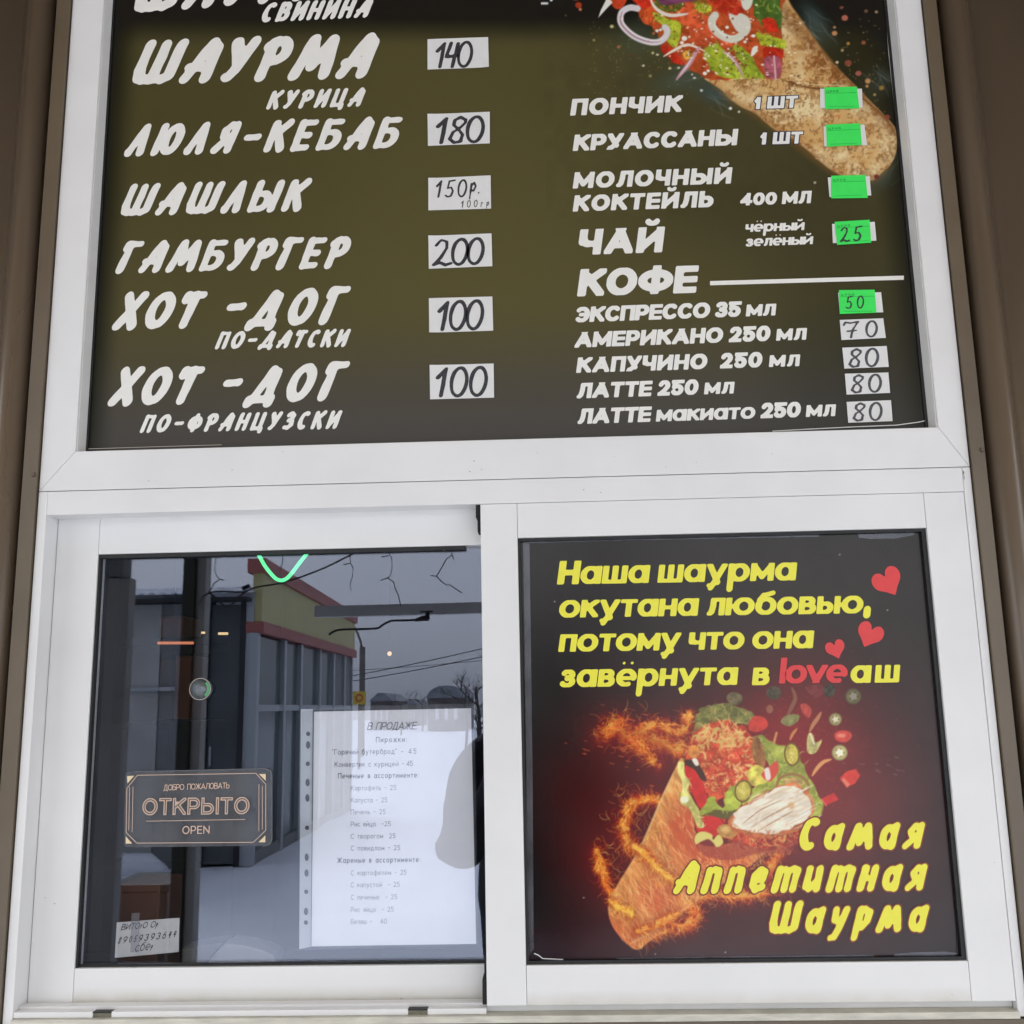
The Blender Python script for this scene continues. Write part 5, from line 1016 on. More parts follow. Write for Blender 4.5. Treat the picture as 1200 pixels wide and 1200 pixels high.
# the suction cup
c = at(235.5, 807.5, GY-.004); cup = thing('suction_cup', 'round clear suction cup with a green mark stuck on the left glass', 'suction cup', tuple(c))
def ring(cx, cz, r0, r1, y, n=28, a0=0, a1=2*PI):
    return [[(cx+r*math.cos(a), cz+r*math.sin(a)) for r, a in ((r0, t0), (r1, t0), (r1, t1), (r0, t1))] for t0, t1 in ((a0+(a1-a0)*i/n, a0+(a1-a0)*(i+1)/n) for i in range(n))]
bm = bmesh.new(); bmesh.ops.create_cone(bm, cap_ends=True, segments=28, radius1=.0150, radius2=.0045, depth=.006, matrix=Matrix.Translation((c.x, GY-.0038, c.z)) @ Matrix.Rotation(PI/2, 4, 'X')); part('disc', bm, M['cup'], cup, sm=True)
part('rim', flat(ring(c.x, c.z, .0143, .0150, 0), GY-.0078), M['edge'], cup); part('green_mark', flat(ring(c.x, c.z, .010, .0136, 0, 9, -.9, .8), GY-.0080), M['cup_g'], cup)
part('knob', flat(ring(c.x, c.z, .0045, .006, 0), GY-.0082), M['cup'], cup)
# the price list in its sleeve, behind the glass
LY = GY+.0075
lst = thing('price_list', 'white printed price list in a punched plastic sleeve behind the left glass', 'notice', (at(350, 1113, LY).x, LY, at(350, 1113, LY).z))
part('sheet', quad_card([(368, 834), (552, 830), (558, 1106), (365, 1109)], LY+.0012, .0004), M['sheet'], lst)
part('sleeve', flat([[(p.x, p.z) for p in (at(a, b, LY) for a, b in [(352, 831), (372, 829.5), (395, 828), (556, 824.5), (560, 1107.5), (350, 1113)])]], LY-.0003), M['film'], lst)
part('punched_strip', flat([[(p.x, p.z) for p in (at(a, b, LY) for a, b in [(352.5, 831), (366.5, 831), (364, 1109.5), (350.5, 1112.5)])]], LY+.0006), mat('milky_strip', (.50, .54, .57), .5), lst)
for y, h in ((860, 3), (873, 5), (895, 3), (917, 5), (935, 5), (970, 3), (1004.5, 5), (1023, 5), (1045, 3), (1068, 5), (1081, 3)):
    x = 361.2-(y-860)*.012; part('punched_hole', flat([[(p.x, p.z) for p in (at(x+2.4*math.cos(t), y+h*.9*math.sin(t), LY) for t in np.linspace(0, 2*PI, 13)[:-1])]], LY-.0006), M['hole'], lst)
part('strip_seam', flat(ribbon([(367, 831), (364.6, 1110)], .0008, LY), LY-.0007), mat('seam_grey', (.16, .18, .20), .6), lst)
TX = [('В ПРОДАЖЕ:', 430, 491, 855.5, 9, 'thin', 'toner', .25), ('Пирожки:', 440.5, 477, 870, 6.4, 'semi', 'toner_b', 0), ('"Горячий бутерброд"', 389, 465, 884.5, 6.4, 'thin', 'toner', 0), ('-', 470, 474, 884, 6.4, 'thin', 'toner', 0), ('45', 478.5, 488, 883.5, 6.4, 'thin', 'toner', 0),
 ('Конвертик с курицей', 392, 467, 899, 6.2, 'thin', 'toner', 0), ('- 45', 471, 484, 898, 6.4, 'thin', 'toner', 0), ('Печеные в ассортименте:', 396, 491, 912.5, 6.4, 'semi', 'toner_b', 0), ('Картофель - 25', 411, 464.5, 926.5, 6, 'thin', 'toner_l', 0), ('Капуста - 25', 411, 454, 940.8, 6, 'thin', 'toner_l', 0), ('Печень - 25', 411, 452, 954.6, 6, 'thin', 'toner_l', 0),
 ('Рис яйцо  -25', 411, 458, 968.8, 6, 'thin', 'toner', 0), ('С творогом  25', 411, 463.5, 983, 6, 'thin', 'toner', 0), ('С повидлом - 25', 411, 469, 997, 6, 'thin', 'toner', 0), ('Жареные в ассортименте:', 395, 493, 1011.5, 6.4, 'semi', 'toner_b', 0), ('С картофелем - 25', 411, 476.5, 1026, 6, 'thin', 'toner_l', 0), ('С капустой  - 25', 411, 468.5, 1040, 6, 'thin', 'toner_l', 0),
 ('С печенью  - 25', 411, 465.5, 1054.5, 6, 'thin', 'toner_l', 0), ('Рис яйцо  - 25', 411, 461.5, 1069, 6, 'thin', 'toner_l', 0), ('Беляш -   40', 411, 453.5, 1083, 6, 'thin', 'toner_l', 0)]
for t, a, b, y, cp, f, m, s in TX: lettering(lst, LY+.0005, t, (a, y), (b, y-(b-a)*.012), cp, f, M[m], s, .80, .42)
# the hand-written note
NY = GY+.008
note = thing('handwritten_note', 'small paper with a phone number written by hand, low in the left glass', 'note', (at(135, 1122, NY).x, NY, at(135, 1122, NY).z))
part('paper', quad_card([(137, 1081), (210.5, 1075.5), (209.5, 1115.5), (134.5, 1122.5)], NY, .0004), mat('note_paper', (.58, .58, .60), .8, grain=.05, scale=60), note)
ink = mat('blue_black_ink', (.035, .035, .045), .6)
for t, p0, p1, cp in (('Витого ор', (142, 1090), (186, 1086), 7), ('89059393644', (138, 1106), (207, 1098), 7.5), ('сбер', (158, 1115), (180, 1112), 7)): part('handwriting', flat(set_line(t, p0, p1, cp, 'marker', NY, .3, .8, grow=.02), NY-.0008), ink, note)
part('tape', flat([[(p.x, p.z) for p in (at(a, b, NY-.001) for a, b in ((154, 1070), (163.5, 1069.5), (163, 1116), (153, 1116)))]], NY-.0012), M['tape'], note)
# the green LED sign's tube
neon = thing('led_sign_tube', 'glowing green curved tube hanging in the top of the left glass', 'led sign', tuple(at(330, 640, GY+.05)))
part('tube', tube(bmesh.new(), [at(a, b, GY+.05) for a, b in smooth([(290, 630), (303.5, 651), (311, 664), (320, 675), (326, 679.5), (333, 679.5), (340, 674), (350, 661), (360, 648), (372, 630)], False, 4)], .0027, 10), M['neon'], neon, sm=True)
# inside the kiosk
def th1(name, label, cat, bm, m, group=None, sm=False, **k):
    """a thing that is one mesh, its origin at its base"""
    me_o = obj(name, bm, m, smooth_faces=sm); co = [v.co for v in me_o.data.vertices]
    c = Vector((sum(v.x for v in co)/len(co), sum(v.y for v in co)/len(co), min(v.z for v in co))); me_o.data.transform(Matrix.Translation(-c)); me_o.location = c
    return tag(me_o, label, cat, group)
def inside_tube(label, a, b, py, far, m, r=.008):
    p, q = at(a, py, GY+far), at(b, py, GY+far); t = thing('light_tube', label, 'light tube', tuple(p), 'lit tubes inside the kiosk')
    part('tube', tube(bmesh.new(), [p, q], r, 8), M[m], t, sm=True); part('holder', B(min(p.x, q.x)-.01, max(p.x, q.x)+.01, p.y+r, p.y+r+.02, p.z-r, p.z+r), M['inside'], t)
inside_tube('thin yellow lit tube behind the grey post reflection', 216, 240, 741.5, 1.5, 'warm', .0032); inside_tube('short yellow lit dash inside the kiosk, right of the longer one', 256, 267, 742.5, 1.5, 'warm', .0036); inside_tube('faint yellow lit dash at the right end of the row', 268.5, 279, 741.5, 1.5, 'warm', .0018); inside_tube('dull orange lit tube inside the kiosk, lowest of the tubes', 185, 227, 753.5, 1.2, 'red_l', .0034)
p = at(456.5, 766, GY+1.8); pend = thing('pendant_lamp', 'small lit orange-white bulb glowing in the left glass', 'lamp', tuple(p))
bm = bmesh.new(); bmesh.ops.create_uvsphere(bm, u_segments=12, v_segments=8, radius=.0070, matrix=Matrix.Translation(p)); part('bulb', bm, M['bulb'], pend, sm=True)
part('cord', tube(bmesh.new(), [p+Vector((0, 0, .012)), Vector((p.x, p.y, 2.94))], .002, 6), M['cable'], pend); part('socket', tube(bmesh.new(), [p+Vector((0, 0, .007)), p+Vector((0, 0, .03))], .006, 8), M['cable'], pend)
def carton(label, a, b, y0, y1, far, m, d=.14):
    p, q = at(a, y1, GY+far), at(b, y0, GY+far); th1('carton', label, 'carton', B(p.x, q.x, p.y, p.y+d, p.z, q.z, bev=.004), M[m], 'cartons inside the kiosk')
shelf_z = at(200, 845, GY+1.3).z
shelf = thing('shelf_rack', 'dark shelf rack with cartons dimly seen through the left glass', 'shelf', (at(190, 845, GY+1.4).x, GY+1.4, .06))
for pz in (752, 845, 1000): z = at(200, pz, GY+1.35).z; part('board', B(at(150, pz, GY+1.35).x, at(290, pz, GY+1.35).x, GY+1.2, GY+1.6, z-.02, z, bev=.002), M['inside'], shelf)
for px in (150, 290): x = at(px, 900, GY+1.35).x; part('upright', B(x-.015, x+.015, GY+1.2, GY+1.6, .06, 2.2), M['inside'], shelf)
carton('orange carton with a rounded look on the upper shelf', 186, 216, 722, 751, 1.25, 'orange'); carton('tall orange carton on the middle shelf beside the post', 203, 224, 768, 843, 1.25, 'orange'); carton('dull red-brown carton left of the tall orange one', 184, 202, 772, 843, 1.25, 'cartb')
cnt = thing('counter', 'steel serving counter inside the kiosk under the left glass', 'counter', (-.4, .12, .06))
part('top', B(-1.5, 1.3, .085, .55, Z-.46, Z-.42, bev=.003), M['cloth_d'], cnt); part('cabinet', B(-1.48, 1.28, .11, .53, .06, Z-.461), M['inside'], cnt)
cl2 = thing('folded_cloth', 'dark folded cloth lying low behind the left glass, right of the note', 'cloth', tuple(at(260, 1136, GY+.03)))
for q, m, y0 in (([(213, 1140), (213, 1112), (240, 1107), (262, 1104), (237, 1132), (230, 1140)], 'cloth_d', .030), ([(230, 1140), (238, 1132), (263, 1105), (288, 1108), (306, 1113), (320, 1119), (323, 1126), (322, 1140)], 'cloth', .034)):
    y = GY+y0; part('fold', prism(bmesh.new(), [(p.x, p.z) for p in (at(a, b, y) for a, b in q)], y, y+.05, .003), M[m], cl2, sm=False)
th1('paper_cup', 'brownish cup-shaped carton behind the hand-written note', 'carton', B(at(138, 1080, GY+.2).x, at(186, 1080, GY+.2).x, GY+.2, GY+.3, Z-.42, at(160, 1036, GY+.2).z, bev=.004), M['cartb'])
# ------------------------------------------------------------------ what stands behind the photographer and is mirrored in the glass
can = thing('canopy', 'brown boarded canopy roof on steel posts over the serving side', 'canopy', (0, -1.1, 0))
for i in range(15):
    y = .02-.158*(i+1); z = lambda yy: 3.0+yy*.16
    bm = bmesh.new(); prism(bm, [(-1.9, 0), (2.3, 0), (2.3, .02), (-1.9, .02)], y, y+.152)
    for v in bm.verts: v.co.z += z(v.co.y)
    part('board', bm, M['wood'], can)
bm = B(-1.95, 2.35, -2.42, -2.37, 2.56, 2.68, bev=.004); part('fascia', bm, M['post'], can)
def post(pa, pb, far, d, m, zt, dy=0.0):
    p, q = seen(pa, 900, far), seen(pb, 900, far); part('post', B(min(p.x, q.x), max(p.x, q.x), p.y-d-dy, p.y-dy, 0, zt, bev=.002), M[m], can)
post(101, 140, 1.62, .05, 'wing', seen(130, 677, 1.62).z); p, q = seen(60, 677, 1.60), seen(143.5, 677, 1.60)
part('side_fascia', B(p.x, q.x, p.y-.06, p.y, p.z, 2.74), M['grey_dark'], can)
post(204.5, 219.5, 2.2, .06, 'post_shade', 2.6); post(219.6, 231, 2.2, .06, 'wing', 2.6, .012)  # one square post: its shaded and lit faces coloured as two bars
def rail(a, b, far, h, m, th=.04, name='cross_rail'):
    p, q = seen(*a, far), seen(*b, far); bm = bmesh.new(); r = h/2*1.0
    for v in box(bm, 0, 1, p.y-th, p.y, -r, r).verts: t = v.co.x; v.co.x = p.x+(q.x-p.x)*t; v.co.z += p.z+(q.z-p.z)*t
    part(name, bm, M[m], can)
rail((368, 716.5), (760, 707), 2.3, .040, 'rail')
for px in (700, 1160): x = seen(px, 900, 2.3).x; part('post', B(x, x+.08, GY-2.42, GY-2.34, 0, 2.6, bev=.002), M['post'], can)
arm = thing('lamp_arm', 'thin bent dark rod with a clamp mirrored in the left glass', 'lamp arm', tuple(seen(500, 722, 2.25)))
part('rod', tube(bmesh.new(), [seen(a, b, 2.25) for a, b in smooth([(385, 744), (393, 739), (404, 737.5), (440, 736.5), (447, 733), (458, 727.5), (474, 727), (490, 726)], False, 3)], .0042, 6), M['cable'], arm)
part('clamp', tube(bmesh.new(), [seen(486, 727, 2.25), seen(494, 724.5, 2.25), seen(502, 724, 2.25)], [.005, .010, .011], 8), M['cable'], arm); part('bracket', tube(bmesh.new(), [seen(501, 726, 2.25), seen(500.5, 716, 2.25)], .008, 6), M['cable'], arm); part('bracket', tube(bmesh.new(), [seen(492, 716.8, 2.25), seen(507, 716.3, 2.25)], .004, 6), M['cable'], arm)
cab = thing('overhead_cable', 'dark sagging cable with a loop mirrored in the left glass', 'cable', tuple(seen(300, 687, 2.2)))
for pts, r in (([(236, 700), (247, 694), (262, 693), (284, 693.5), (300, 688), (325, 684), (343, 679), (362, 672.5), (385, 663), (405, 653), (424, 644), (470, 620)], .0032), ([(245, 694), (255, 703), (263, 710), (270, 709), (280, 699), (290, 692)], .0036), ([(232, 709), (238, 699), (246, 693)], .0022), ([(284, 690), (292, 686)], .008)):
    part('strand', tube(bmesh.new(), [seen(a, b, 2.2) for a, b in smooth(pts, False, 4)], r, 6), M['cable'], cab)
gar = thing('icicle_garland', 'unlit icicle light string with short dark drops along the canopy edge', 'garland', tuple(seen(400, 600, 2.25)))
part('cord', tube(bmesh.new(), [seen(a, 606+8*math.sin(a*.07)-(a-200)*.02, 2.25) for a in range(150, 640, 12)], .0022, 5), M['cable'], gar)
for d, brs in (([(253, 610), (254, 648), (252, 660), (251, 668), (253.5, 675), (257, 679)], [[(257, 679), (262, 679.5)], [(257, 679), (251, 683), (245, 693)], [(254, 648), (256.5, 654)]]), ([(331, 610), (331.5, 648), (330.5, 660), (327, 670)], []), ([(410, 610), (410, 655), (410.5, 660), (413.5, 665), (413, 675), (409.5, 685), (411.5, 692)], [[(410, 660), (402, 661.5)]]),
    ([(456, 610), (456.5, 650), (459, 655), (459.5, 665), (457.5, 674), (454, 677)], [[(455.5, 651), (447, 652.5)], [(454, 677), (445.5, 680)], [(454, 677), (461, 682), (463, 690), (466.5, 697), (469.5, 710)]]), ([(530, 610), (529.5, 650)], [[(529.5, 650), (532, 655.5)], [(529.5, 650), (523, 655), (518, 664), (511.5, 675)], [(511.5, 675), (504.5, 674.5)], [(511.5, 675), (517, 681), (522.5, 685.5), (527, 685), (534, 690), (541, 694.5)]])):
    s = part('drop', tube(bmesh.new(), [seen(a, b, 2.25) for a, b in d], .0016, 5), M['cable'], gar)
    for q in brs: part('twig', tube(bmesh.new(), [seen(a, b, 2.25) for a, b in q], .0020, 5), M['cable'], s, gar)
# pavilions across the yard
A0 = on_ground(293, 1015); far0 = GY-A0.y
B0p = seen(412, 765, 1); 
def far_x(px, py, far): return seen(px, py, far).x
farB = far0*179/111.6
zt = seen(293, 655, far0).z; zb = seen(293, 742, far0).z; xB = seen(412, 744, farB).x; yB = GY-farB; ztB = seen(412, 720, farB).z; zbB = seen(412, 771, farB).z
pav = thing('shop_pavilion', 'glazed pavilion with yellow fascia and red bands mirrored in the left glass', 'pavilion', (A0.x, A0.y, 0))
def wallseg(u0, u1, z0, z1, out=0.0, th=.06, k=0.0):
    """slab along the glazed front between fractions u0 and u1"""
    a = Vector((A0.x+(xB-A0.x)*u0, A0.y+(yB-A0.y)*u0, 0)); b = Vector((A0.x+(xB-A0.x)*u1, A0.y+(yB-A0.y)*u1, 0)); d = (b-a).normalized(); n = Vector((d.y, -d.x, 0)); n = n if n.x > 0 else -n
    bm = bmesh.new(); V = []
    for p in (a, b):
        for o in (out-th, out):
            for z in (z0, z1): V.append(bm.verts.new((p.x+n.x*o, p.y+n.y*o, z+(k if p is b else 0))))
    for f in ((0,1,3,2),(4,6,7,5),(0,4,5,1),(2,3,7,6),(0,2,6,4),(1,5,7,3)): bm.faces.new([V[i] for i in f])
    bmesh.ops.recalc_face_normals(bm, faces=bm.faces[:]); return bm
hh = (zt-zb); kt = ztB-zt; kb = zbB-zb
part('fascia', wallseg(0, 1, zb+hh*.15, zt-hh*.17, .05, .10, (kt+kb)/2), M['fascia_y'], pav); part('band', wallseg(-.005, 1.005, zt-hh*.19, zt, .09, .2, kt), M['fascia_r'], pav); part('band', wallseg(-.005, 1.005, zb, zb+hh*.15, .08, .2, kb), M['fascia_r'], pav)
us = [0, .21, .36, .56, .73, .88, 1.0]
for i, (a, b) in enumerate(zip(us[:-1], us[1:])):
    part('window', wallseg(a+.012, b-.012, .12, zb-.02, -.02, .02), M['pane_far'], pav); part('mullion', wallseg(a-.010, a+.010, .0, zb, .03, .09), M['alu'], pav)
part('mullion', wallseg(.985, 1.0, 0, zb, .03, .09), M['alu'], pav); part('sill_rail', wallseg(0, 1, seen(320, 826, far0*1.1).z-.07, seen(320, 826, far0*1.1).z, .02, .04), M['alu'], pav); part('plinth', wallseg(0, 1, 0, .12, .02, .08), M['grey_dark'], pav)
part('side_wall', B(A0.x-2.0, A0.x-.08, yB, A0.y-.4, 0, zb), M['grey_dark'], pav); part('roof', B(A0.x-2.0, A0.x-.08, yB, A0.y-.4, zb+.001, zt-.3), M['roof'], pav)
xl = seen(60, 850, far0).x
gp = thing('grey_stall', 'low grey market stall with snowy corrugated roof mirrored in the left glass', 'stall', (xl, A0.y, 0))
far1 = far0; y1 = GY-far1+.02; X = lambda p: seen(p, 850, far1).x; zr = seen(200, 697, far1).z
part('wall', B(xl-3, X(184), y1-.2, y1, 0, zr), M['grey_wall'], gp); part('wall', B(X(184)+.005, X(240), y1-.2, y1-.02, 0, zr), M['grey_dark'], gp)
d = part('door', B(X(242), X(279), y1-.2, y1-.04, .02, zr-.12), M['door'], gp); part('door_frame', B(X(240)+.002, X(242)-.002, y1-.2, y1+.02, 0, zr-.04), M['cable'], gp); part('door_frame', B(X(279)+.002, X(285), y1-.2, y1+.02, 0, zr-.04), M['cable'], gp); part('wall', B(X(285)+.002, A0.x-.03, y1-.2, y1, 0, zr), M['alu'], gp)
z8 = seen(170, 808, far1).z; part('ledge', B(xl-3, X(205), y1+.001, y1+.04, z8-.02, z8+.02), M['alu'], gp); z7 = seen(170, 707, far1).z; part('ledge', B(xl-3, X(240), y1+.001, y1+.03, z7-.02, z7+.01), M['cable'], gp)
part('handle', B(X(246), X(248), y1-.04, y1-.01, 1.0, 1.2), M['alu'], d, gp)
bm = bmesh.new(); n = 230; W = A0.x-(xl-3); ra = []
for i in range(n+1):
    x = xl-3+W*i/n; dz = .016*math.sin(i*1.2); ra.append(((x, y1+.32, zr-.02+dz), (x, y1-.9, zr+.17+dz)))
va = [(bm.verts.new(p), bm.verts.new(q)) for p, q in ra]
for i in range(n): bm.faces.new((va[i][0], va[i+1][0], va[i+1][1], va[i][1]))
bmesh.ops.solidify(bm, geom=bm.faces[:], thickness=.02); part('roof', bm, M['roof'], gp); part('eave_shade_strip', B(xl-3, A0.x-.05, y1+.02, y1+.2, zr-.10, zr-.06), M['cable'], gp)  # black strip standing in for the shade under the eave
th1('snow_bank', 'long low bank of snow against the grey stall', 'snow bank', tube(bmesh.new(), [(X(120), y1+.25, .0), (X(160), y1+.3, .03), (X(195), y1+.28, .03), (X(214), y1+.25, .0)], [.05, .16, .15, .04], 10), M['snow'], sm=True)
p, q = seen(128, 1037, 2.7), seen(196, 1037, 2.7); ub = thing('storage_bin', 'dark olive bin standing on the snow, mirrored above the hand-written note', 'bin', ((p.x+q.x)/2, p.y, 0))
part('body', B(p.x, q.x, p.y-.3, p.y, .012, p.z-.03, bev=.01), M['bin'], ub); part('lid', B(p.x-.01, q.x+.01, p.y-.31, p.y+.01, p.z-.028, p.z, bev=.006), M['bin'], ub)
# street lamp and road sign
def lamp(px, far):
    b = seen(px, 850, far); t = thing('street_lamp', 'curved-arm street lamp standing by the road beyond the yellow pavilion', 'street lamp', (b.x, b.y, 0))
    top = seen(424, 758, far); part('pole', tube(bmesh.new(), [(b.x, b.y, 0), (b.x, b.y, top.z)], far*.0030, 8), M['post'], t); part('arm', tube(bmesh.new(), [seen(a, c, far) for a, c in ((424, 762), (423, 753), (419, 742), (414, 733), (408, 727))], far*.0013, 6), M['post'], t)
    q = seen(406, 726.5, far); part('lamp_head', tube(bmesh.new(), [q, q-Vector((far*.012, 0, -.05))], [far*.002, far*.003], 8), M['post'], t)
lamp(424, 34)
s0 = seen(421, 818, 26); rs = thing('road_sign', 'square yellow road sign with a red ring below the street lamp', 'road sign', (s0.x, s0.y, 0)); r = 26*8/1200
part('pole', tube(bmesh.new(), [(s0.x, s0.y-.05, 0), (s0.x, s0.y-.05, s0.z)], .04, 6), M['post'], rs); part('plate', B(s0.x-r, s0.x+r, s0.y-.03, s0.y, s0.z-r, s0.z+r), M['sign_y'], rs)
part('ring', flat(ring(s0.x, s0.z, r*.38, r*.62, 0, 20), s0.y+.004), M['sign_r'], rs)
# houses, barn and trees on the skyline
def house(label, name, px, w, far, h0, h1, round_=False):
    c = seen(px, 832, far); W = w*far/1200/2; z0, z1 = seen(px, h0, far).z, seen(px, h1, far).z; t = thing(name, label, 'building', (c.x, c.y, 0))
    part('wall', B(c.x-W, c.x+W, c.y-8, c.y, 0, z0), M['house'], t)
    P = [(c.x-W*1.04, z0)]+[(c.x+W*1.04*(-math.cos(a)), z0+(z1-z0)*math.sin(a)) for a in np.linspace(.15, PI-.15, 9)]+[(c.x+W*1.04, z0)] if round_ else [(c.x-W*1.1, z0+.01), (c.x-W*.3, z1), (c.x+W*.3, z1), (c.x+W*1.1, z0+.01)]
    part('roof', prism(bmesh.new(), P, c.y+.3, c.y-8), M['house_roof'], t)
    for k in (-.5, 0, .5): part('window', B(c.x+W*k-W*.09, c.x+W*k+W*.09, c.y+.01, c.y+.06, z0*.35, z0*.7), M['sign_w'], t)
house('round-roofed grey barn on the skyline at the right of the left glass', 'barn', 523, 44, 70, 818, 803, True); house('low pitched-roof house on the skyline beside the street lamp', 'house', 447, 26, 75, 822, 812); house('small far house between the pitched house and the barn', 'house', 482, 12, 90, 826, 819)
def tree(label, px, far, top, spread, seed, n=6):
    rs = random.Random(seed); b = seen(px, 840, far); H = seen(px, top, far).z; t = thing('bare_tree', label, 'tree', (b.x, b.y, 0), 'bare winter trees')
    bt = tube(bmesh.new(), [(b.x, b.y, 0), (b.x+.05, b.y, H*.4), (b.x-.04, b.y, H*.8)], [H*.03, H*.02, H*.008], 7); part('trunk', bt, M['bark'], t)
    bm = bmesh.new()
    def grow(p, d, L, r, k):
        q = p+d*L; tube(bm, [p, (p+q)/2+Vector((rs.uniform(-.05, .05)*L, 0, rs.uniform(-.05, .05)*L)), q], [r, r*.8, r*.6], 4, False)
        if k: 
            for j in range(3): grow(p+(q-p)*rs.uniform(.5, 1), (d+Vector((rs.uniform(-.8, .8), rs.uniform(-.8, .8), rs.uniform(-.15, .7)))).normalized(), L*rs.uniform(.5, .75), r*.55, k-1)
    for j in range(n): a = rs.uniform(0, 2*PI); grow(Vector((b.x, b.y, H*rs.uniform(.25, .8))), Vector((math.cos(a)*spread, math.sin(a)*spread, rs.uniform(.4, 1))).normalized(), H*rs.uniform(.22, .34), H*.009, 3)
    part('crown', bm, M['bark'], t)
tree('tall bare tree at the right edge of the left glass', 560, 26, 782, .8, 4, 10); tree('bare tree rising in front of the round-roofed barn', 546, 40, 806, .8, 8); tree('small bare tree left of the barn on the skyline', 470, 60, 815, 1, 12); tree('thin bare tree behind the small far house', 495, 70, 816, 1, 19)
pl = thing('power_line', 'two sagging power wires crossing the sky behind the yard', 'power line', tuple(seen(800, 700, 24)))
for a, b, s in (((395, 795), (640, 741), 1.5), ((395, 801), (640, 752), 1.5), ((405, 786), (640, 766), 1)):
    part('wire', tube(bmesh.new(), [seen(a[0]+(b[0]-a[0])*t, a[1]+(b[1]-a[1])*t+s*4*t*(1-t)*2, 24) for t in np.linspace(-.4, 1.4, 16)], .012 if s > 1 else .007, 5), M['cable'], pl)
for px in (300, 730): p = seen(px, 800, 24.1); part('pole', tube(bmesh.new(), [(p.x, p.y, 0), (p.x, p.y, 5.2)], [.12, .09], 8), M['bark'], pl)
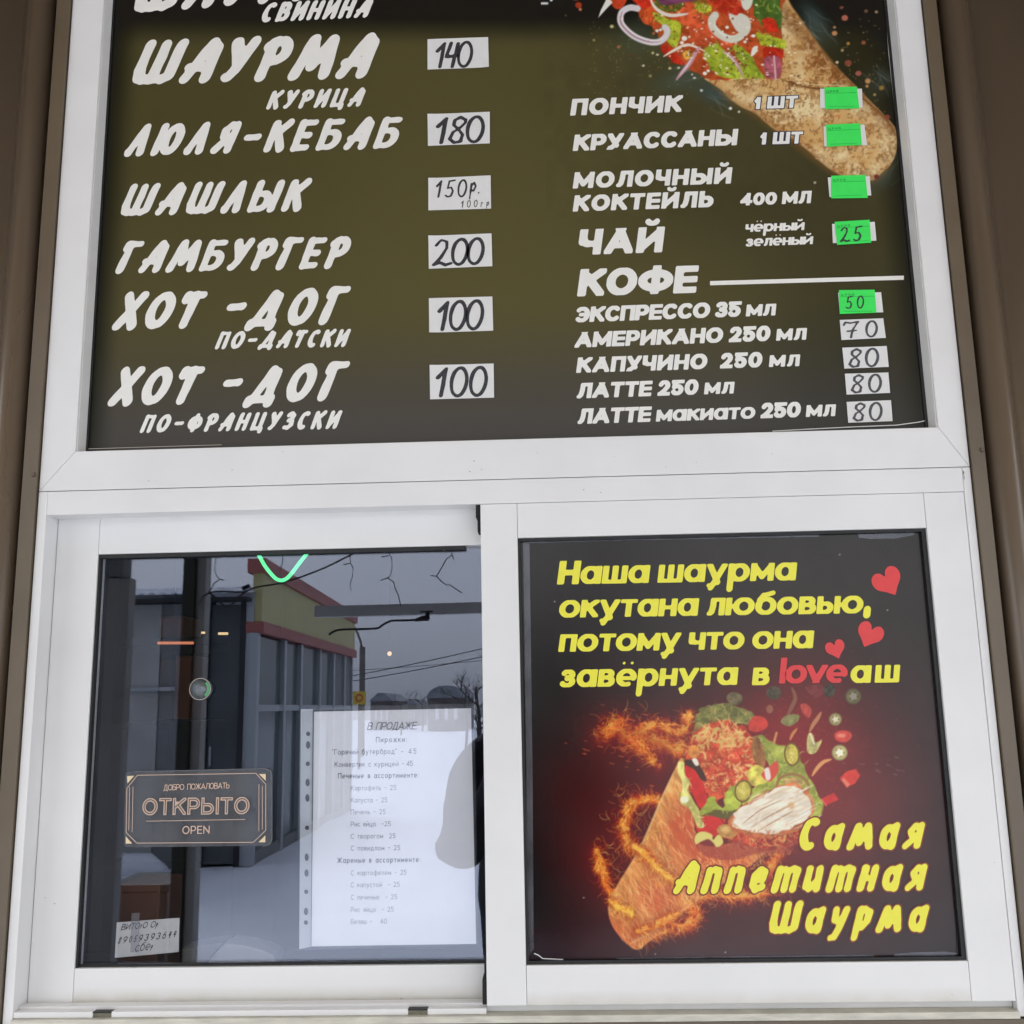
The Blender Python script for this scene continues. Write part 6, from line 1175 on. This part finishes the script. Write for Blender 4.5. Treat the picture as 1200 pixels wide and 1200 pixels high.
# ------------------------------------------------------------------ the photographer, mirrored in the glass
def person():
    t = thing('person', 'person in a dark winter jacket holding up a phone in both hands', 'person', (0, -1.82, 0))
    def skin_mesh(name, J, E, m, sub=2, parent=None):
        me = bpy.data.meshes.new(name); me.from_pydata([Vector(j[:3])-Vector(t.location) for j in J], E, []); me.materials.append(m)
        o = bpy.data.objects.new(name, me); COL.objects.link(o); o.parent = parent or t
        md = o.modifiers.new('skin', 'SKIN'); md.use_smooth_shade = True
        for i, j in enumerate(J):
            r = j[3]; me.skin_vertices[0].data[i].radius = r if isinstance(r, tuple) else (r, r)
        me.skin_vertices[0].data[0].use_root = True
        s = o.modifiers.new('sub', 'SUBSURF'); s.levels = s.render_levels = sub; return o
    X0 = -.03; Y = -1.84
    body = [(X0, Y, .92, (.235, .16)), (X0, Y, 1.12, (.225, .16)), (X0, Y+.01, 1.32, (.215, .15)), (X0, Y+.01, 1.46, (.12, .09)), (X0, Y+.03, 1.54, .055), (X0, Y+.05, 1.60, .06),
     (X0-.20, Y+.02, 1.38, .10), (X0-.265, Y+.15, 1.105, .078), (-.052, Y+.385, 1.50, .036), (X0+.20, Y+.02, 1.38, .10), (X0+.28, Y+.15, 1.11, .078), (.075, Y+.385, 1.50, .036),
     (X0-.10, Y, .80, .12), (X0-.11, Y+.02, .5, .07), (X0-.11, Y-.02, .10, .05), (X0-.12, Y+.12, .05, .045), (X0+.10, Y, .80, .12), (X0+.12, Y+.02, .5, .07), (X0+.12, Y-.02, .10, .05), (X0+.13, Y+.12, .05, .045)]
    skin_mesh('body', body, [(0,1),(1,2),(2,3),(3,4),(4,5),(3,6),(6,7),(7,8),(3,9),(9,10),(10,11),(0,12),(12,13),(13,14),(14,15),(0,16),(16,17),(17,18),(18,19)], M['jacket'])
    bo = t.children[0]; tx = bpy.data.textures.new('cloth_folds', 'CLOUDS'); tx.noise_scale = .09; dm = bo.modifiers.new('folds', 'DISPLACE'); dm.texture = tx; dm.strength = .045; dm.mid_level = .5
    hd = bmesh.new(); bmesh.ops.create_uvsphere(hd, u_segments=24, v_segments=18, radius=1)
    for v in hd.verts:
        x, y, z = v.co; f = 1-.18*max(0, -z)**2
        nose = .12*math.exp(-(x/.16)**2-((z+.08)/.2)**2) if y > .5 else 0; brow = .04*math.exp(-((z-.25)/.12)**2) if y > .3 else 0; chin = .10*math.exp(-((z+.75)/.2)**2-(x/.4)**2) if y > 0 else 0
        eye = -.07*(math.exp(-((abs(x)-.36)/.14)**2-((z-.06)/.1)**2)) if y > .4 else 0
        v.co = Vector((X0+.076*x*f, Y+.05+.098*(y*f+nose+brow+chin+eye), 1.685+.118*z))
    head = part('head', hd, M['skin'], t, sm=True)
    for s in (-1, 1):
        bm = bmesh.new(); bmesh.ops.create_uvsphere(bm, u_segments=10, v_segments=8, radius=.02, matrix=Matrix.Translation((X0+s*.076, Y+.045, 1.69)) @ Matrix.Diagonal((.4, .8, 1.5, 1))); part('ear', bm, M['skin'], head, t, sm=True)
        bm = bmesh.new(); bmesh.ops.create_uvsphere(bm, u_segments=10, v_segments=8, radius=.011, matrix=Matrix.Translation((X0+s*.028, Y+.134, 1.693))); part('eye', bm, M['hair'], head, t, sm=True)
    part('mouth', tube(bmesh.new(), [(X0-.022, Y+.140, 1.632), (X0, Y+.146, 1.630), (X0+.022, Y+.140, 1.632)], .0035, 6), mat('lips', (.35, .12, .10), .5), head, t, sm=True)
    hb = bmesh.new(); bmesh.ops.create_uvsphere(hb, u_segments=24, v_segments=16, radius=1, matrix=Matrix.Translation((X0, Y+.036, 1.715)) @ Matrix.Diagonal((.088, .106, .112, 1)))
    bmesh.ops.delete(hb, geom=[v for v in hb.verts if v.co.z < 1.70 and v.co.y > Y+.02 or v.co.z < 1.63], context='VERTS'); part('knitted_hat', hb, M['hair'], t, sm=True)
    for s in (-1, 1):   # hands closing round the phone
        wx = X0-.035+s*.052 if s < 0 else X0+.03+.012; wx = -.052 if s < 0 else .075; w = Vector((wx, Y+.385, 1.50)); J = [(w.x, w.y, w.z-.01, .022), (w.x-s*.004, w.y+.012, w.z+.045, (.030, .016))]; E = [(0, 1)]
        for k in range(4):
            b0 = len(J); zz = w.z+.03+.019*k; ln = (.9, 1.0, .97, .8)[k]
            J += [(w.x+s*.010, w.y+.012, zz, .0085), (w.x+s*.012, w.y-.012+.004, zz+.004, .0082), (w.x-s*.012*ln, w.y-.016, zz+.008, .0076), (w.x-s*.030*ln, w.y-.012, zz+.010, .0068)]
            E += [(1, b0), (b0, b0+1), (b0+1, b0+2), (b0+2, b0+3)]
        b0 = len(J); J += [(w.x-s*.014, w.y+.018, w.z+.02, .0105), (w.x-s*.030, w.y+.022, w.z+.045, .0092), (w.x-s*.040, w.y+.018, w.z+.062, .008)]; E += [(0, b0), (b0, b0+1), (b0+1, b0+2)]
        skin_mesh('hand', J, E, M['skin'], 1)
    ph = thing('mobile_phone', 'dark phone held upright in both hands of the mirrored photographer', 'phone', (.012, Y+.378, EYE-.06)); part('case', B(-.026, .050, Y+.374, Y+.382, EYE-.07, EYE+.075, bev=.003), M['phone'], ph); part('lens', B(-.020, -.004, Y+.383, Y+.3845, EYE+.045, EYE+.07, bev=.0005), M['steel'], ph)
person()
